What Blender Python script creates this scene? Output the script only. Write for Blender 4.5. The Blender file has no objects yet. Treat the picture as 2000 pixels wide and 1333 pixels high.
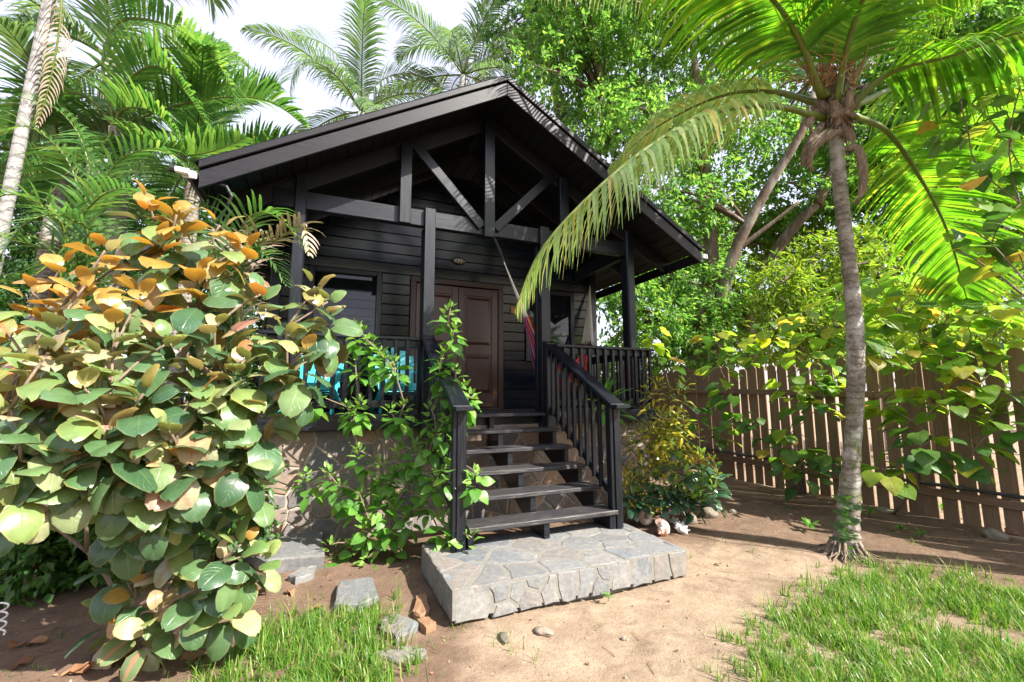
import bpy, bmesh, math, random
import numpy as np
from mathutils import Vector, Matrix, Euler

# ------------------------------------------------------------------ camera, world, sun, exposure
SC = bpy.context.scene
COL = SC.collection
CAM_LOC = Vector((-1.9283, -5.322, 1.5147))
CAM_YAW, CAM_PITCH, CAM_ROLL, CAM_F = -0.4002, 0.1252, -0.0037, 859.6   # F in pixels of a 2000 px wide frame
cam_data = bpy.data.cameras.new('camera')
cam_data.sensor_width = 36.0
cam_data.lens = 36.0 * CAM_F / 2000.0
cam_data.clip_start = 0.05
cam_data.clip_end = 2000.0
cam = bpy.data.objects.new('camera', cam_data)
COL.objects.link(cam)
cam.location = CAM_LOC
_cy, _sy, _cp, _sp = math.cos(CAM_YAW), math.sin(CAM_YAW), math.cos(CAM_PITCH), math.sin(CAM_PITCH)
_right = Vector((_cy, _sy, 0)); _fwd = Vector((-_sy * _cp, _cy * _cp, _sp)); _up = _right.cross(_fwd)
_cr, _sr = math.cos(CAM_ROLL), math.sin(CAM_ROLL)
R3 = _right * _cr + _up * _sr
U3 = -_right * _sr + _up * _cr
cam.matrix_world = Matrix.Translation(CAM_LOC) @ Matrix((R3, U3, -_fwd)).transposed().to_4x4()
SC.camera = cam

SUN_EL, SUN_DIR = math.radians(41), Vector((0.58, -0.81, 0)).normalized()   # towards the sun, on the ground
world = bpy.data.worlds.new('World'); SC.world = world; world.use_nodes = True
_wn = world.node_tree.nodes; _wl = world.node_tree.links
_sky = _wn.new('ShaderNodeTexSky'); _sky.sky_type = 'NISHITA'; _sky.sun_disc = False
_sky.sun_elevation = SUN_EL
_sky.sun_rotation = math.atan2(SUN_DIR.x, SUN_DIR.y)
_sky.air_density = 1.2; _sky.dust_density = 2.0; _sky.ozone_density = 1.0
_bg = _wn['Background']; _bg.inputs['Strength'].default_value = 0.15
_haze = _wn.new('ShaderNodeMix'); _haze.data_type = 'RGBA'; _haze.inputs[0].default_value = .82      # thin even cloud veil
_haze.inputs[7].default_value = (1.22, 1.13, 1.37, 1)
_wl.new(_sky.outputs['Color'], _haze.inputs[6]); _wl.new(_haze.outputs[2], _bg.inputs['Color'])
sun_data = bpy.data.lights.new('sun', 'SUN'); sun_data.energy = 2.3; sun_data.angle = math.radians(0.5)
sun_data.color = (1.0, 0.95, 0.86)
sun = bpy.data.objects.new('sun', sun_data); COL.objects.link(sun)
_sd = Vector((SUN_DIR.x * math.cos(SUN_EL), SUN_DIR.y * math.cos(SUN_EL), math.sin(SUN_EL)))
sun.rotation_euler = _sd.to_track_quat('Z', 'Y').to_euler()
vs = SC.view_settings
vs.view_transform = 'Standard'; vs.look = 'None'; vs.gamma = 1.0; vs.use_curve_mapping = False
vs.exposure = 2.5
SC.cycles.max_bounces = 10; SC.cycles.diffuse_bounces = 6; SC.cycles.glossy_bounces = 3
SC.cycles.transmission_bounces = 4; SC.cycles.transparent_max_bounces = 6
SC.cycles.use_denoising = True
SC.cycles.caustics_reflective = False; SC.cycles.caustics_refractive = False

def ray(px, py):
    return _fwd + R3 * ((px - 1000.0) / CAM_F) + U3 * ((666.5 - py) / CAM_F)
def at(px, py, d=None, X=None, Y=None, Z=None):
    """a place seen at photo pixel (px, py): at depth d, or on a plane X / Y / Z = const"""
    r = ray(px, py)
    if d is None:
        if X is not None: d = (X - CAM_LOC.x) / r.x
        elif Y is not None: d = (Y - CAM_LOC.y) / r.y
        else: d = (Z - CAM_LOC.z) / r.z
    return CAM_LOC + r * d

rng = random.Random(11)
nrng = np.random.default_rng(5)

# ------------------------------------------------------------------ mesh helpers
class MB:
    def __init__(s): s.v = []; s.f = []; s.uv = []; s.has_uv = False
    def add(s, V, F, UV=None):
        b = len(s.v)
        s.v.extend([tuple(p) for p in V])
        s.f.extend([tuple(i + b for i in f) for f in F])
        if UV is not None: s.has_uv = True
        s.uv.extend(list(UV) if UV is not None else [(0, 0)] * len(V))
    def box(s, lo, hi, m=None):
        V = [Vector((x, y, z)) for x in (lo[0], hi[0]) for y in (lo[1], hi[1]) for z in (lo[2], hi[2])]
        if m: V = [m @ p for p in V]
        s.add(V, [(0, 1, 3, 2), (4, 6, 7, 5), (0, 4, 5, 1), (2, 3, 7, 6), (0, 2, 6, 4), (1, 5, 7, 3)])
    def cbox(s, size, b, m=None):
        V, F = chamfer_box(size, b)
        if m: V = [m @ Vector(p) for p in V]
        s.add(V, F)
    def tube(s, pts, rad, n=8, cap=True):
        pts = [Vector(p) for p in pts]; k = len(pts)
        if not hasattr(rad, '__len__'): rad = [rad] * k
        rings = []; ref = None
        for i in range(k):
            t = (pts[min(i + 1, k - 1)] - pts[max(i - 1, 0)])
            t = t.normalized() if t.length > 1e-9 else Vector((0, 0, 1))
            if ref is None:
                ref = t.orthogonal().normalized()
            ref = (ref - t * ref.dot(t))
            ref = ref.normalized() if ref.length > 1e-6 else t.orthogonal().normalized()
            bn = t.cross(ref)
            rings.append([pts[i] + (ref * math.cos(a) + bn * math.sin(a)) * rad[i] for a in [2 * math.pi * j / n for j in range(n)]])
        V = [p for r in rings for p in r]; F = []
        UV = [(j / n, i / max(1, k - 1)) for i in range(k) for j in range(n)]
        for i in range(k - 1):
            for j in range(n):
                j2 = (j + 1) % n
                F.append((i * n + j, i * n + j2, (i + 1) * n + j2, (i + 1) * n + j))
        if cap:
            F.append(tuple(reversed(range(n)))); F.append(tuple((k - 1) * n + j for j in range(n)))
        s.add(V, F, UV)
    def mesh(s, name, smooth=False):
        me = bpy.data.meshes.new(name)
        me.from_pydata([tuple(p) for p in s.v], [], s.f)
        if s.has_uv:
            uvl = me.uv_layers.new(name='UVMap')
            li = np.empty(len(me.loops), dtype=np.int32); me.loops.foreach_get('vertex_index', li)
            uvl.data.foreach_set('uv', np.array(s.uv, dtype=np.float32)[li].ravel())
        if smooth: me.shade_smooth()
        me.update()
        return me
    def build(s, name, mat, parent=None, smooth=False, loc=None):
        return link(name, s.mesh(name, smooth), mat, parent, loc)

def chamfer_box(size, b):
    hx, hy, hz = size[0] / 2, size[1] / 2, size[2] / 2
    b = min(b, hx * .8, hy * .8, hz * .8)
    idx = {}; V = []
    for sx in (-1, 1):
        for sy in (-1, 1):
            for sz in (-1, 1):
                idx[(sx, sy, sz)] = len(V)
                V += [(sx * hx, sy * (hy - b), sz * (hz - b)), (sx * (hx - b), sy * hy, sz * (hz - b)), (sx * (hx - b), sy * (hy - b), sz * hz)]
    F = []
    def q(k, *c): return tuple(idx[x] + k for x in c)
    for s in (-1, 1):
        f = q(0, (s, -1, -1), (s, 1, -1), (s, 1, 1), (s, -1, 1)); F.append(f if s > 0 else f[::-1])
        f = q(1, (-1, s, -1), (-1, s, 1), (1, s, 1), (1, s, -1)); F.append(f if s > 0 else f[::-1])
        f = q(2, (-1, -1, s), (1, -1, s), (1, 1, s), (-1, 1, s)); F.append(f if s > 0 else f[::-1])
    for a in (-1, 1):
        for c in (-1, 1):
            F.append((idx[(a, c, -1)], idx[(a, c, -1)] + 1, idx[(a, c, 1)] + 1, idx[(a, c, 1)]))
            F.append((idx[(a, -1, c)], idx[(a, 1, c)], idx[(a, 1, c)] + 2, idx[(a, -1, c)] + 2))
            F.append((idx[(-1, a, c)] + 1, idx[(-1, a, c)] + 2, idx[(1, a, c)] + 2, idx[(1, a, c)] + 1))
    for k in idx.values(): F.append((k, k + 1, k + 2))
    return fix_normals(V, F)
def fix_normals(V, F):
    out = []
    for f in F:      # convex and centred on the origin: turn faces outwards
        a, b, c = Vector(V[f[0]]), Vector(V[f[1]]), Vector(V[f[2]])
        n = (b - a).cross(c - a)
        m = sum((Vector(V[i]) for i in f), Vector()) / len(f)
        out.append(f if n.dot(m) >= 0 else f[::-1])
    return V, out

WORLD_OF = {}
def link(name, data, mat=None, parent=None, loc=None, mtx=None):
    o = bpy.data.objects.new(name, data); COL.objects.link(o)
    if mat is not None and data is not None and len(data.materials) == 0: data.materials.append(mat)
    if mtx is None: mtx = Matrix.Translation(Vector(loc) if loc is not None else Vector((0, 0, 0)))
    if parent is not None:
        o.parent = parent
        pm = WORLD_OF.get(parent.name)
        o.matrix_local = (pm.inverted() @ mtx) if pm is not None else mtx
    else:
        o.matrix_world = mtx
    WORLD_OF[o.name] = mtx.copy()
    return o
def thing(name, label, cat, loc=(0, 0, 0), group=None):
    o = link(name, None, None, None, loc); o.empty_display_size = .1
    return tag(o, label, cat, group)
def tag(o, label, cat, group=None):
    o['label'] = label; o['category'] = cat
    if group: o['group'] = group
    return o
def empty_part(name, parent, loc=(0, 0, 0)):
    o = link(name, None, None, parent, loc); o.empty_display_size = .05
    return o
def structure(o): o['kind'] = 'structure'; return o
def stuff(o): o['kind'] = 'stuff'; return o

_bcache = {}
def board(name, p0, p1, w, t, mat, parent, up=(0, 0, 1), bev=.006):
    """a timber from p0 to p1, local X along it, w along `up`, t across"""
    p0, p1 = Vector(p0), Vector(p1)
    x = p1 - p0; L = x.length; x = x / L
    z = Vector(up); z = (z - x * z.dot(x)).normalized(); y = z.cross(x)
    key = (round(L, 3), round(w, 4), round(t, 4), bev, mat.name, name)
    me = _bcache.get(key)
    if me is None:
        V, F = chamfer_box((L, t, w), bev)
        me = bpy.data.meshes.new(name); me.from_pydata(V, [], F); me.materials.append(mat); me.update()
        _bcache[key] = me
    m = Matrix((x, y, z)).transposed().to_4x4(); m.translation = (p0 + p1) / 2
    return link(name, me, mat, parent, mtx=m)

def np_mesh(name, V, F, mat, parent=None, UV=None, smooth=False, mtx=None, link_it=True):
    V = np.asarray(V, np.float32).reshape(-1, 3); F = np.asarray(F, np.int32)
    k = F.shape[1]
    me = bpy.data.meshes.new(name)
    me.vertices.add(len(V)); me.vertices.foreach_set('co', V.ravel())
    me.loops.add(F.size); me.loops.foreach_set('vertex_index', F.ravel())
    me.polygons.add(len(F)); me.polygons.foreach_set('loop_start', np.arange(0, F.size, k, dtype=np.int32))
    if UV is not None:
        uvl = me.uv_layers.new(name='UVMap')
        uvl.data.foreach_set('uv', np.asarray(UV, np.float32)[F.ravel()].ravel())
    me.update(calc_edges=True); me.validate()
    if smooth: me.shade_smooth()
    if not link_it:
        me.materials.append(mat); return me
    return link(name, me, mat, parent, mtx=mtx)

# ------------------------------------------------------------------ material helpers
class NT:
    def __init__(s, name):
        s.m = bpy.data.materials.new(name); s.m.use_nodes = True
        s.t = s.m.node_tree; s.n = s.t.nodes; s.l = s.t.links
        s.b = s.n['Principled BSDF']; s.out = s.n['Material Output']
    def node(s, typ, **kw):
        n = s.n.new(typ)
        for k, v in kw.items():
            if k.startswith('i_'): n.inputs[k[2:].replace('_', ' ')].default_value = v
            else: setattr(n, k, v)
        return n
    def link(s, a, b): s.l.new(a, b); return b
    def coord(s, kind='Object', scale=(1, 1, 1), rand=True):
        tc = s.node('ShaderNodeTexCoord'); mp = s.node('ShaderNodeMapping'); mp.inputs['Scale'].default_value = scale
        s.link(tc.outputs[kind], mp.inputs['Vector'])
        if rand:
            oi = s.node('ShaderNodeObjectInfo'); mu = s.node('ShaderNodeMath', operation='MULTIPLY'); mu.inputs[1].default_value = 37.0
            s.link(oi.outputs['Random'], mu.inputs[0]); s.link(mu.outputs[0], mp.inputs['Location'])
        return mp.outputs['Vector']
    def noise(s, vec, scale, detail=5, rough=.6, out='Fac', dist=0):
        n = s.node('ShaderNodeTexNoise'); n.inputs['Scale'].default_value = scale; n.inputs['Detail'].default_value = detail
        n.inputs['Roughness'].default_value = rough; n.inputs['Distortion'].default_value = dist
        if vec is not None: s.link(vec, n.inputs['Vector'])
        return n.outputs[out]
    def ramp(s, fac, stops, interp='LINEAR'):
        r = s.node('ShaderNodeValToRGB'); r.color_ramp.interpolation = interp; e = r.color_ramp.elements
        while len(e) < len(stops): e.new(.5)
        for k, (p, c) in zip(e, stops):
            k.position = p; k.color = (*c, 1) if len(c) == 3 else c
        s.link(fac, r.inputs['Fac']); return r.outputs['Color']
    def mix(s, fac, a, b, mode='MIX'):
        m = s.node('ShaderNodeMix', data_type='RGBA', blend_type=mode)
        for sock, v in ((0, fac), (6, a), (7, b)):
            if hasattr(v, 'is_output') or hasattr(v, 'links'): s.link(v, m.inputs[sock])
            elif sock == 0: m.inputs[0].default_value = v
            else: m.inputs[sock].default_value = (*v, 1)
        return m.outputs[2]
    def math(s, op, a, b=None, c=None):
        m = s.node('ShaderNodeMath', operation=op)
        for i, v in enumerate((a, b, c)):
            if v is None: continue
            if hasattr(v, 'links'): s.link(v, m.inputs[i])
            else: m.inputs[i].default_value = v
        return m.outputs[0]
    def bump(s, h, strength=.3, dist=.02):
        b = s.node('ShaderNodeBump'); b.inputs['Strength'].default_value = strength; b.inputs['Distance'].default_value = dist
        s.link(h, b.inputs['Height']); s.link(b.outputs['Normal'], s.b.inputs['Normal']); return b
    def color(s, c):
        if hasattr(c, 'links'): s.link(c, s.b.inputs['Base Color'])
        else: s.b.inputs['Base Color'].default_value = (*c, 1)
    def rough(s, r):
        if hasattr(r, 'links'): s.link(r, s.b.inputs['Roughness'])
        else: s.b.inputs['Roughness'].default_value = r
    def rand(s):
        """one number for each leaf, whether it is an object or an island of a mesh"""
        oi = s.node('ShaderNodeObjectInfo'); g = s.node('ShaderNodeNewGeometry')
        a = s.math('ADD', oi.outputs['Random'], g.outputs['Random Per Island'])
        return s.math('FRACT', a)

def wood(name, dark, mid, light, rough=(.35, .6), bump=.25, scale=1.0, wear=0.0, spec=.5):
    t = NT(name)
    v = t.coord('Object', (1.2 * scale, 22 * scale, 22 * scale))
    g = t.noise(v, 2.0, 6, .65, dist=.6)
    v2 = t.coord('Object', (.6, 2.5, 2.5)); big = t.noise(v2, 2.0, 3, .5)
    c = t.ramp(g, [(.25, dark), (.55, mid), (.85, light)])
    oi = t.node('ShaderNodeObjectInfo')
    k = t.math('MULTIPLY_ADD', oi.outputs['Random'], .45, .78)
    c = t.mix(1.0, c, t.ramp(k, [(0, (0, 0, 0)), (1, (1, 1, 1))]), 'MULTIPLY')
    c = t.mix(t.math('MULTIPLY', big, .4), c, light)
    knot = t.noise(t.coord('Object', (.5, 9, 9)), 3.0, 3, .5, dist=1.5)
    c = t.mix(t.ramp(knot, [(.60, (0, 0, 0)), (.72, (.55, .55, .55))]), c, dark)
    if wear:
        sc = t.noise(t.coord('Object', (1.5, 40, 40)), 3.0, 4, .7)
        c = t.mix(t.ramp(sc, [(.53, (0, 0, 0)), (.70, (wear, wear, wear))]), c, (.30, .26, .22))
    t.color(c)
    t.rough(t.math('MULTIPLY_ADD', g, rough[1] - rough[0], rough[0]))
    t.b.inputs['Specular IOR Level'].default_value = spec
    t.bump(g, bump, .004)
    return t.m
# ------------------------------------------------------------------ materials of the place
M = {}
M['stain'] = wood('dark_stained_timber', (.0015, .0025, .0045), (.0045, .006, .0105), (.013, .0165, .027), (.25, .45), .3, wear=.08, spec=.45)
M['plank'] = wood('black_stained_plank', (.002, .004, .009), (.0045, .0075, .015), (.012, .017, .031), (.10, .30), .25)
M['fascia'] = wood('brown_stained_fascia', (.0035, .0032, .0045), (.0075, .007, .010), (.017, .0155, .022), (.4, .6), .3, wear=.06, spec=.35)
M['soffit'] = wood('dark_soffit_board', (.004, .004, .006), (.007, .007, .009), (.012, .011, .014), (.4, .6), .2)
M['tread'] = wood('worn_dark_tread', (.012, .011, .013), (.024, .022, .026), (.05, .046, .052), (.4, .65), .4, wear=.65)
M['door'] = wood('reddish_brown_door_wood', (.03, .011, .008), (.062, .022, .015), (.095, .036, .023), (.22, .4), .12)
M['doorframe'] = wood('brown_door_frame_wood', (.024, .011, .008), (.042, .020, .015), (.065, .032, .022), (.35, .5), .15)
M['turquoise'] = wood('turquoise_painted_wood', (.03, .40, .46), (.05, .50, .57), (.10, .58, .63), (.35, .5), .1)
M['fence'] = wood('brown_weathered_fence_board', (.13, .078, .045), (.225, .14, .085), (.33, .22, .145), (.6, .85), .4)

def plain(name, c, rough=.5, metal=0.0, spec=.5, var=.12, scale=20):
    t = NT(name)
    n = t.noise(t.coord('Object', (1, 1, 1)), scale, 4, .6)
    t.color(t.mix(1.0, c, t.ramp(n, [(.2, (1 - var,) * 3), (.8, (1, 1, 1))]), 'MULTIPLY'))
    t.rough(rough); t.b.inputs['Metallic'].default_value = metal; t.b.inputs['Specular IOR Level'].default_value = spec
    t.bump(n, .06, .005)
    return t.m
M['white_pvc'] = plain('white_gutter_plastic', (.78, .78, .76), .4)
M['black_metal'] = plain('black_metal', (.02, .02, .02), .4)
M['pipe'] = plain('grey_black_pipe', (.055, .055, .06), .35)
M['brass'] = plain('aged_brass', (.35, .26, .13), .35, .9)
M['lampglass'] = plain('frosted_lamp_glass', (.65, .62, .52), .2)
M['rope'] = plain('off_white_cotton_cord', (.72, .69, .63), .8)
M['blackrope'] = plain('black_cord', (.03, .03, .03), .7)
M['plaque'] = plain('orange_wood_plaque', (.42, .16, .06), .5)
M['mortar'] = plain('pale_mortar', (.46, .39, .32), .95, var=.35, scale=30)
M['roofing'] = plain('dark_roof_shingle', (.018, .017, .019), .9, spec=.15, var=.4, scale=40)
M['wire'] = plain('white_coated_wire', (.8, .8, .8), .4)

t = NT('dark_window_glass')
t.color((.008, .010, .012)); t.rough(.03); t.b.inputs['Specular IOR Level'].default_value = .5; t.b.inputs['IOR'].default_value = 1.5
t.bump(t.noise(t.coord('Object'), 3.0, 2), .02, .02)
M['glass'] = t.m

def stone_mat(name, palette, grain=30, bump=.5):
    t = NT(name)
    oi = t.node('ShaderNodeObjectInfo')
    v = t.coord('Object')
    n1 = t.noise(v, 4.0, 6, .6, dist=.8); n2 = t.noise(v, grain, 5, .7)
    st = [((i + .5) / len(palette), c) for i, c in enumerate(palette)]
    base = t.ramp(t.math('FRACT', t.math('ADD', oi.outputs['Random'], t.math('MULTIPLY', n1, .45))), st)
    c = t.mix(1.0, base, t.ramp(n2, [(.25, (.6, .6, .6)), (.75, (1.15, 1.15, 1.15))]), 'MULTIPLY')
    lich = t.noise(v, 9.0, 5, .75)
    c = t.mix(t.ramp(lich, [(.56, (0, 0, 0)), (.72, (.5, .5, .5))]), c, (.42, .36, .30))
    t.color(c); t.rough(.8)
    mixh = t.math('ADD', t.math('MULTIPLY', n1, .8), t.math('MULTIPLY', n2, .35))
    t.bump(mixh, bump, .02)
    return t.m
M['wallstone'] = stone_mat('brown_wall_stone', [(.22, .17, .14), (.31, .225, .175), (.19, .175, .17), (.38, .24, .155), (.26, .20, .17), (.16, .155, .165)])
M['slate'] = stone_mat('grey_slate_stone', [(.19, .20, .215), (.24, .235, .225), (.14, .155, .175), (.26, .25, .235), (.17, .18, .185), (.225, .20, .18)])
M['ochre_stone'] = stone_mat('ochre_stone', [(.30, .165, .09), (.36, .225, .14), (.25, .13, .08)])
M['rock'] = stone_mat('grey_brown_rock', [(.22, .19, .14), (.30, .25, .19), (.16, .14, .11)], bump=.9)
M['slatemortar'] = plain('sandy_mortar', (.25, .235, .205), .95, var=.4, scale=26)

# ------------------------------------------------------------------ ground
def ground_mat():
    t = NT('sandy_soil')
    v = t.coord('Object', (1, 1, 1), rand=False)
    sep = t.node('ShaderNodeSeparateXYZ'); t.link(v, sep.inputs[0])
    big = t.noise(v, .9, 5, .6, dist=.5); mid = t.noise(v, 5.0, 6, .65); fine = t.noise(v, 90.0, 4, .75); grit = t.noise(v, 260.0, 2, .6)
    sand = t.ramp(mid, [(.2, (.27, .195, .135)), (.5, (.40, .30, .21)), (.8, (.50, .39, .285))])
    soil = t.ramp(mid, [(.25, (.14, .09, .062)), (.55, (.24, .16, .112)), (.85, (.34, .24, .175))])
    # the trodden sandy way: from the camera's feet past the slab to the right along the fence
    px = t.math('SUBTRACT', sep.outputs['X'], .9); py = t.math('SUBTRACT', sep.outputs['Y'], -2.9)
    d1 = t.math('ADD', t.math('POWER', t.math('DIVIDE', px, 2.1), 2.0), t.math('POWER', t.math('DIVIDE', py, 1.55), 2.0))
    qx = t.math('SUBTRACT', sep.outputs['X'], -.5); qy = t.math('SUBTRACT', sep.outputs['Y'], -4.2)
    d2 = t.math('ADD', t.math('POWER', t.math('DIVIDE', qx, 1.3), 2.0), t.math('POWER', t.math('DIVIDE', qy, 2.2), 2.0))
    far = t.math('MULTIPLY', t.math('SUBTRACT', 5.35, sep.outputs['X']), 3.0)      # open sunny sand beyond the fence
    d = t.math('MINIMUM', t.math('MINIMUM', d1, d2), far)
    d = t.math('ADD', d, t.math('MULTIPLY', t.math('SUBTRACT', big, .5), 1.5))
    c = t.mix(t.ramp(d, [(.55, (0, 0, 0)), (1.35, (1, 1, 1))]), sand, soil)
    c = t.mix(1.0, c, t.ramp(fine, [(.2, (.62, .6, .58)), (.6, (1, 1, 1)), (.85, (1.15, 1.15, 1.15))]), 'MULTIPLY')
    c = t.mix(t.ramp(grit, [(.62, (0, 0, 0)), (.74, (.6, .6, .6))]), c, (.12, .085, .065))
    stain = t.noise(v, 2.3, 7, .7, dist=1.2)
    c = t.mix(t.ramp(stain, [(.50, (0, 0, 0)), (.66, (.6, .6, .6))]), c, (.17, .115, .08))
    spk = t.noise(v, 38.0, 3, .8)
    c = t.mix(t.ramp(spk, [(.60, (0, 0, 0)), (.68, (.55, .55, .55))]), c, (.10, .065, .045))
    t.color(c); t.rough(.95); t.b.inputs['Specular IOR Level'].default_value = .15
    dim = t.noise(v, 13.0, 4, .6)
    h = t.math('ADD', t.math('MULTIPLY', t.math('ADD', mid, t.math('MULTIPLY', dim, .9)), .6), t.math('ADD', t.math('MULTIPLY', fine, .4), t.math('MULTIPLY', grit, .2)))
    t.bump(h, .75, .035)
    return t.m
M['ground'] = ground_mat()
def ground_z(x, y):
    """gentle bumps of the yard, low enough that everything stands on z = 0"""
    z = .018 * math.sin(x * 1.7 + y * .6) * math.sin(y * 1.9 - x * .4) + .012 * math.sin(x * 4.3 + 1.0) * math.sin(y * 3.7 + .4)
    z += .006 * math.sin(x * 11 + y * 3) * math.sin(y * 9 - x * 4)
    return z - .012
def build_ground():
    xs = sorted(set([-400, -150, -60, -30, -18, -12, -9] + [round(-7 + .14 * i, 3) for i in range(100)] + [7.5, 9, 12, 18, 30, 60, 150, 400]))
    ys = sorted(set([-400, -150, -60, -30, -16, -10, -7.5] + [round(-6 + .14 * i, 3) for i in range(72)] + [5, 7, 10, 15, 25, 50, 120, 400]))
    V = [(x, y, ground_z(x, y) if -7.2 < x < 7.2 and -6.2 < y < 4.3 else -.03) for y in ys for x in xs]
    nx = len(xs)
    F = [(j * nx + i, j * nx + i + 1, (j + 1) * nx + i + 1, (j + 1) * nx + i) for j in range(len(ys) - 1) for i in range(nx - 1)]
    mb = MB(); mb.add(V, F)
    structure(mb.build('ground', M['ground'], smooth=True))
build_ground()
# ------------------------------------------------------------------ the cabin
PS, HS, BEAM_B, BEAM_T = 2.277, .805, 3.645, 3.855
ROOF_Z, ROOF_W, ROOF_S, ROOF_Y0, ROOF_Y1 = 5.509, 3.107, .5837, -.63, 7.2
WALL_Y, WALL_X, WALL_Y1, DECK_Z, RAIL_Z = 1.577, 2.665, 6.7, 1.304, 2.216
house = thing('timber_cabin', 'black stained timber cabin with gabled porch roof on a stone base', 'cabin')
def roof_z(x, drop=0.0): return ROOF_Z - abs(x) * ROOF_S - drop

# roof: two slabs, shingle courses along the edge, fascia boards, soffit boards, rafters
sl = math.hypot(1, ROOF_S)
roof = MB()
for s in (-1, 1):
    a = [(0, ROOF_Z), (s * ROOF_W, roof_z(ROOF_W)), (s * ROOF_W, roof_z(ROOF_W) - .055), (0, ROOF_Z - .055)]
    V = [(x, y, z) for y in (ROOF_Y0 + .02, ROOF_Y1) for x, z in a]
    F = [(0, 1, 2, 3), (7, 6, 5, 4), (0, 4, 5, 1), (1, 5, 6, 2), (2, 6, 7, 3), (0, 3, 7, 4)]
    roof.add(V, F if s < 0 else [f[::-1] for f in F])
roof = roof.build('roof', M['roofing'], house)
for s in (-1, 1):
    # shingle courses: overlapping strips up the slope
    n = 17
    for i in range(n):
        x0, x1 = ROOF_W * (1 - i / n) + .03, ROOF_W * (1 - (i + 1) / n) - .04
        x1 = max(x1, 0.0)
        p0 = Vector((s * (x0 + x1) / 2, ROOF_Y0 - .012, roof_z((x0 + x1) / 2) + .012)); p1 = p0.copy(); p1.y = ROOF_Y1
        up = Vector((s * 1.0, 0, -ROOF_S)).normalized()
        nn = Vector((s * ROOF_S, 0, 1)).normalized()
        up = (up + nn * .035).normalized()
        board('shingle_course', p0, p1, (x0 - x1) * sl, .012, M['roofing'], roof, up=up, bev=.003)
    # upper trim and lower fascia along the gable, cut plumb at the ridge
    def fascia(name, top, h, y0, y1, mat, xend):
        m = MB()
        c = [(0.0, -top), (s * xend, -top), (s * xend, -top - h), (0.0, -top - h)]
        V = [(x, y, roof_z(x) + z) for y in (y0, y1) for x, z in c]
        F = [(0, 1, 2, 3), (7, 6, 5, 4), (0, 4, 5, 1), (1, 5, 6, 2), (2, 6, 7, 3), (0, 3, 7, 4)]
        m.add(V, F if s > 0 else [f[::-1] for f in F])
        o = m.build(name, mat, roof)
        bv = o.modifiers.new('edge', 'BEVEL'); bv.width = .006; bv.segments = 1
    fascia('edge_trim', .0, .075, ROOF_Y0 - .03, ROOF_Y0 + .012, M['fascia'], ROOF_W - .004)
    fascia('fascia_board', .092, .175, ROOF_Y0 - .008, ROOF_Y0 + .035, M['fascia'], ROOF_W - .012)
    # soffit boards running with the ridge
    n = 22
    for i in range(n):
        x = (i + .5) / n * (ROOF_W - .03)
        p0 = Vector((s * x, ROOF_Y0 + .04, roof_z(x) - .075)); p1 = Vector((s * x, ROOF_Y1 - .05, roof_z(x) - .075))
        board('soffit_board', p0, p1, (ROOF_W - .03) / n * sl - .006, .018, M['soffit'], roof, up=(s, 0, -ROOF_S), bev=.004)
    for y in (-.02 + .9 * k for k in range(0, 3)):     # rafters over the porch
        if y > WALL_Y - .1: continue
        y = max(y, .06)
        board('rafter', (s * .02, y + .02, roof_z(.02) - .17), (s * (ROOF_W - .06), y + .02, roof_z(ROOF_W - .06) - .17), .15, .05, M['soffit'], roof)
    # eave fascia and gutter with a white end
    ex = s * (ROOF_W + .01)
    board('eave_fascia', (s * (ROOF_W - .02), ROOF_Y0 + .05, roof_z(ROOF_W) - .15), (s * (ROOF_W - .02), ROOF_Y1, roof_z(ROOF_W) - .15), .15, .022, M['fascia'], roof)
    g = MB()
    prof = [(math.cos(a) * .055, math.sin(a) * .055) for a in [math.pi + math.pi * k / 8 for k in range(9)]]
    prof = prof + [(p[0] * .88, p[1] * .88) for p in reversed(prof)]
    V = [(ex + s * .055 + px, y, roof_z(ROOF_W) - .10 + pz) for y in (ROOF_Y0 + .03, ROOF_Y1) for px, pz in prof]
    k = len(prof); F = [(i, (i + 1) % k, k + (i + 1) % k, k + i) for i in range(k)]
    g.add(V, F); gut = g.build('gutter', M['stain'], roof)
    e = MB(); e.cbox((.115, .02, .075), .012, Matrix.Translation((ex + s * .057, ROOF_Y0 + .018, roof_z(ROOF_W) - .128)))
    e.build('gutter_end_cap', M['white_pvc'], roof)
# the left eave carries a short white pipe elbow and a black lamp-like downspout end
e = MB(); e.tube([(-ROOF_W - .06, ROOF_Y0 - .02, roof_z(ROOF_W) - .125), (-ROOF_W - .17, ROOF_Y0 - .02, roof_z(ROOF_W) - .118)], .03, 10)
e.build('pipe_elbow', M['white_pvc'], roof)
e = MB(); e.tube([(-ROOF_W - .165, ROOF_Y0 - .02, roof_z(ROOF_W) - .118), (-ROOF_W - .205, ROOF_Y0 - .02, roof_z(ROOF_W) - .116)], .037, 10)
e.build('pipe_collar', M['black_metal'], roof)
e = MB(); e.tube([(-ROOF_W + .13, ROOF_Y0 + .05, roof_z(ROOF_W) - .16), (-ROOF_W + .23, ROOF_Y0 + .02, roof_z(ROOF_W) - .19), (-ROOF_W + .28, ROOF_Y0 + .02, roof_z(ROOF_W) - .28), (-ROOF_W + .25, ROOF_Y0 + .03, roof_z(ROOF_W) - .36)], .016, 8)
e.build('bent_pipe', M['fascia'], roof)

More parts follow.
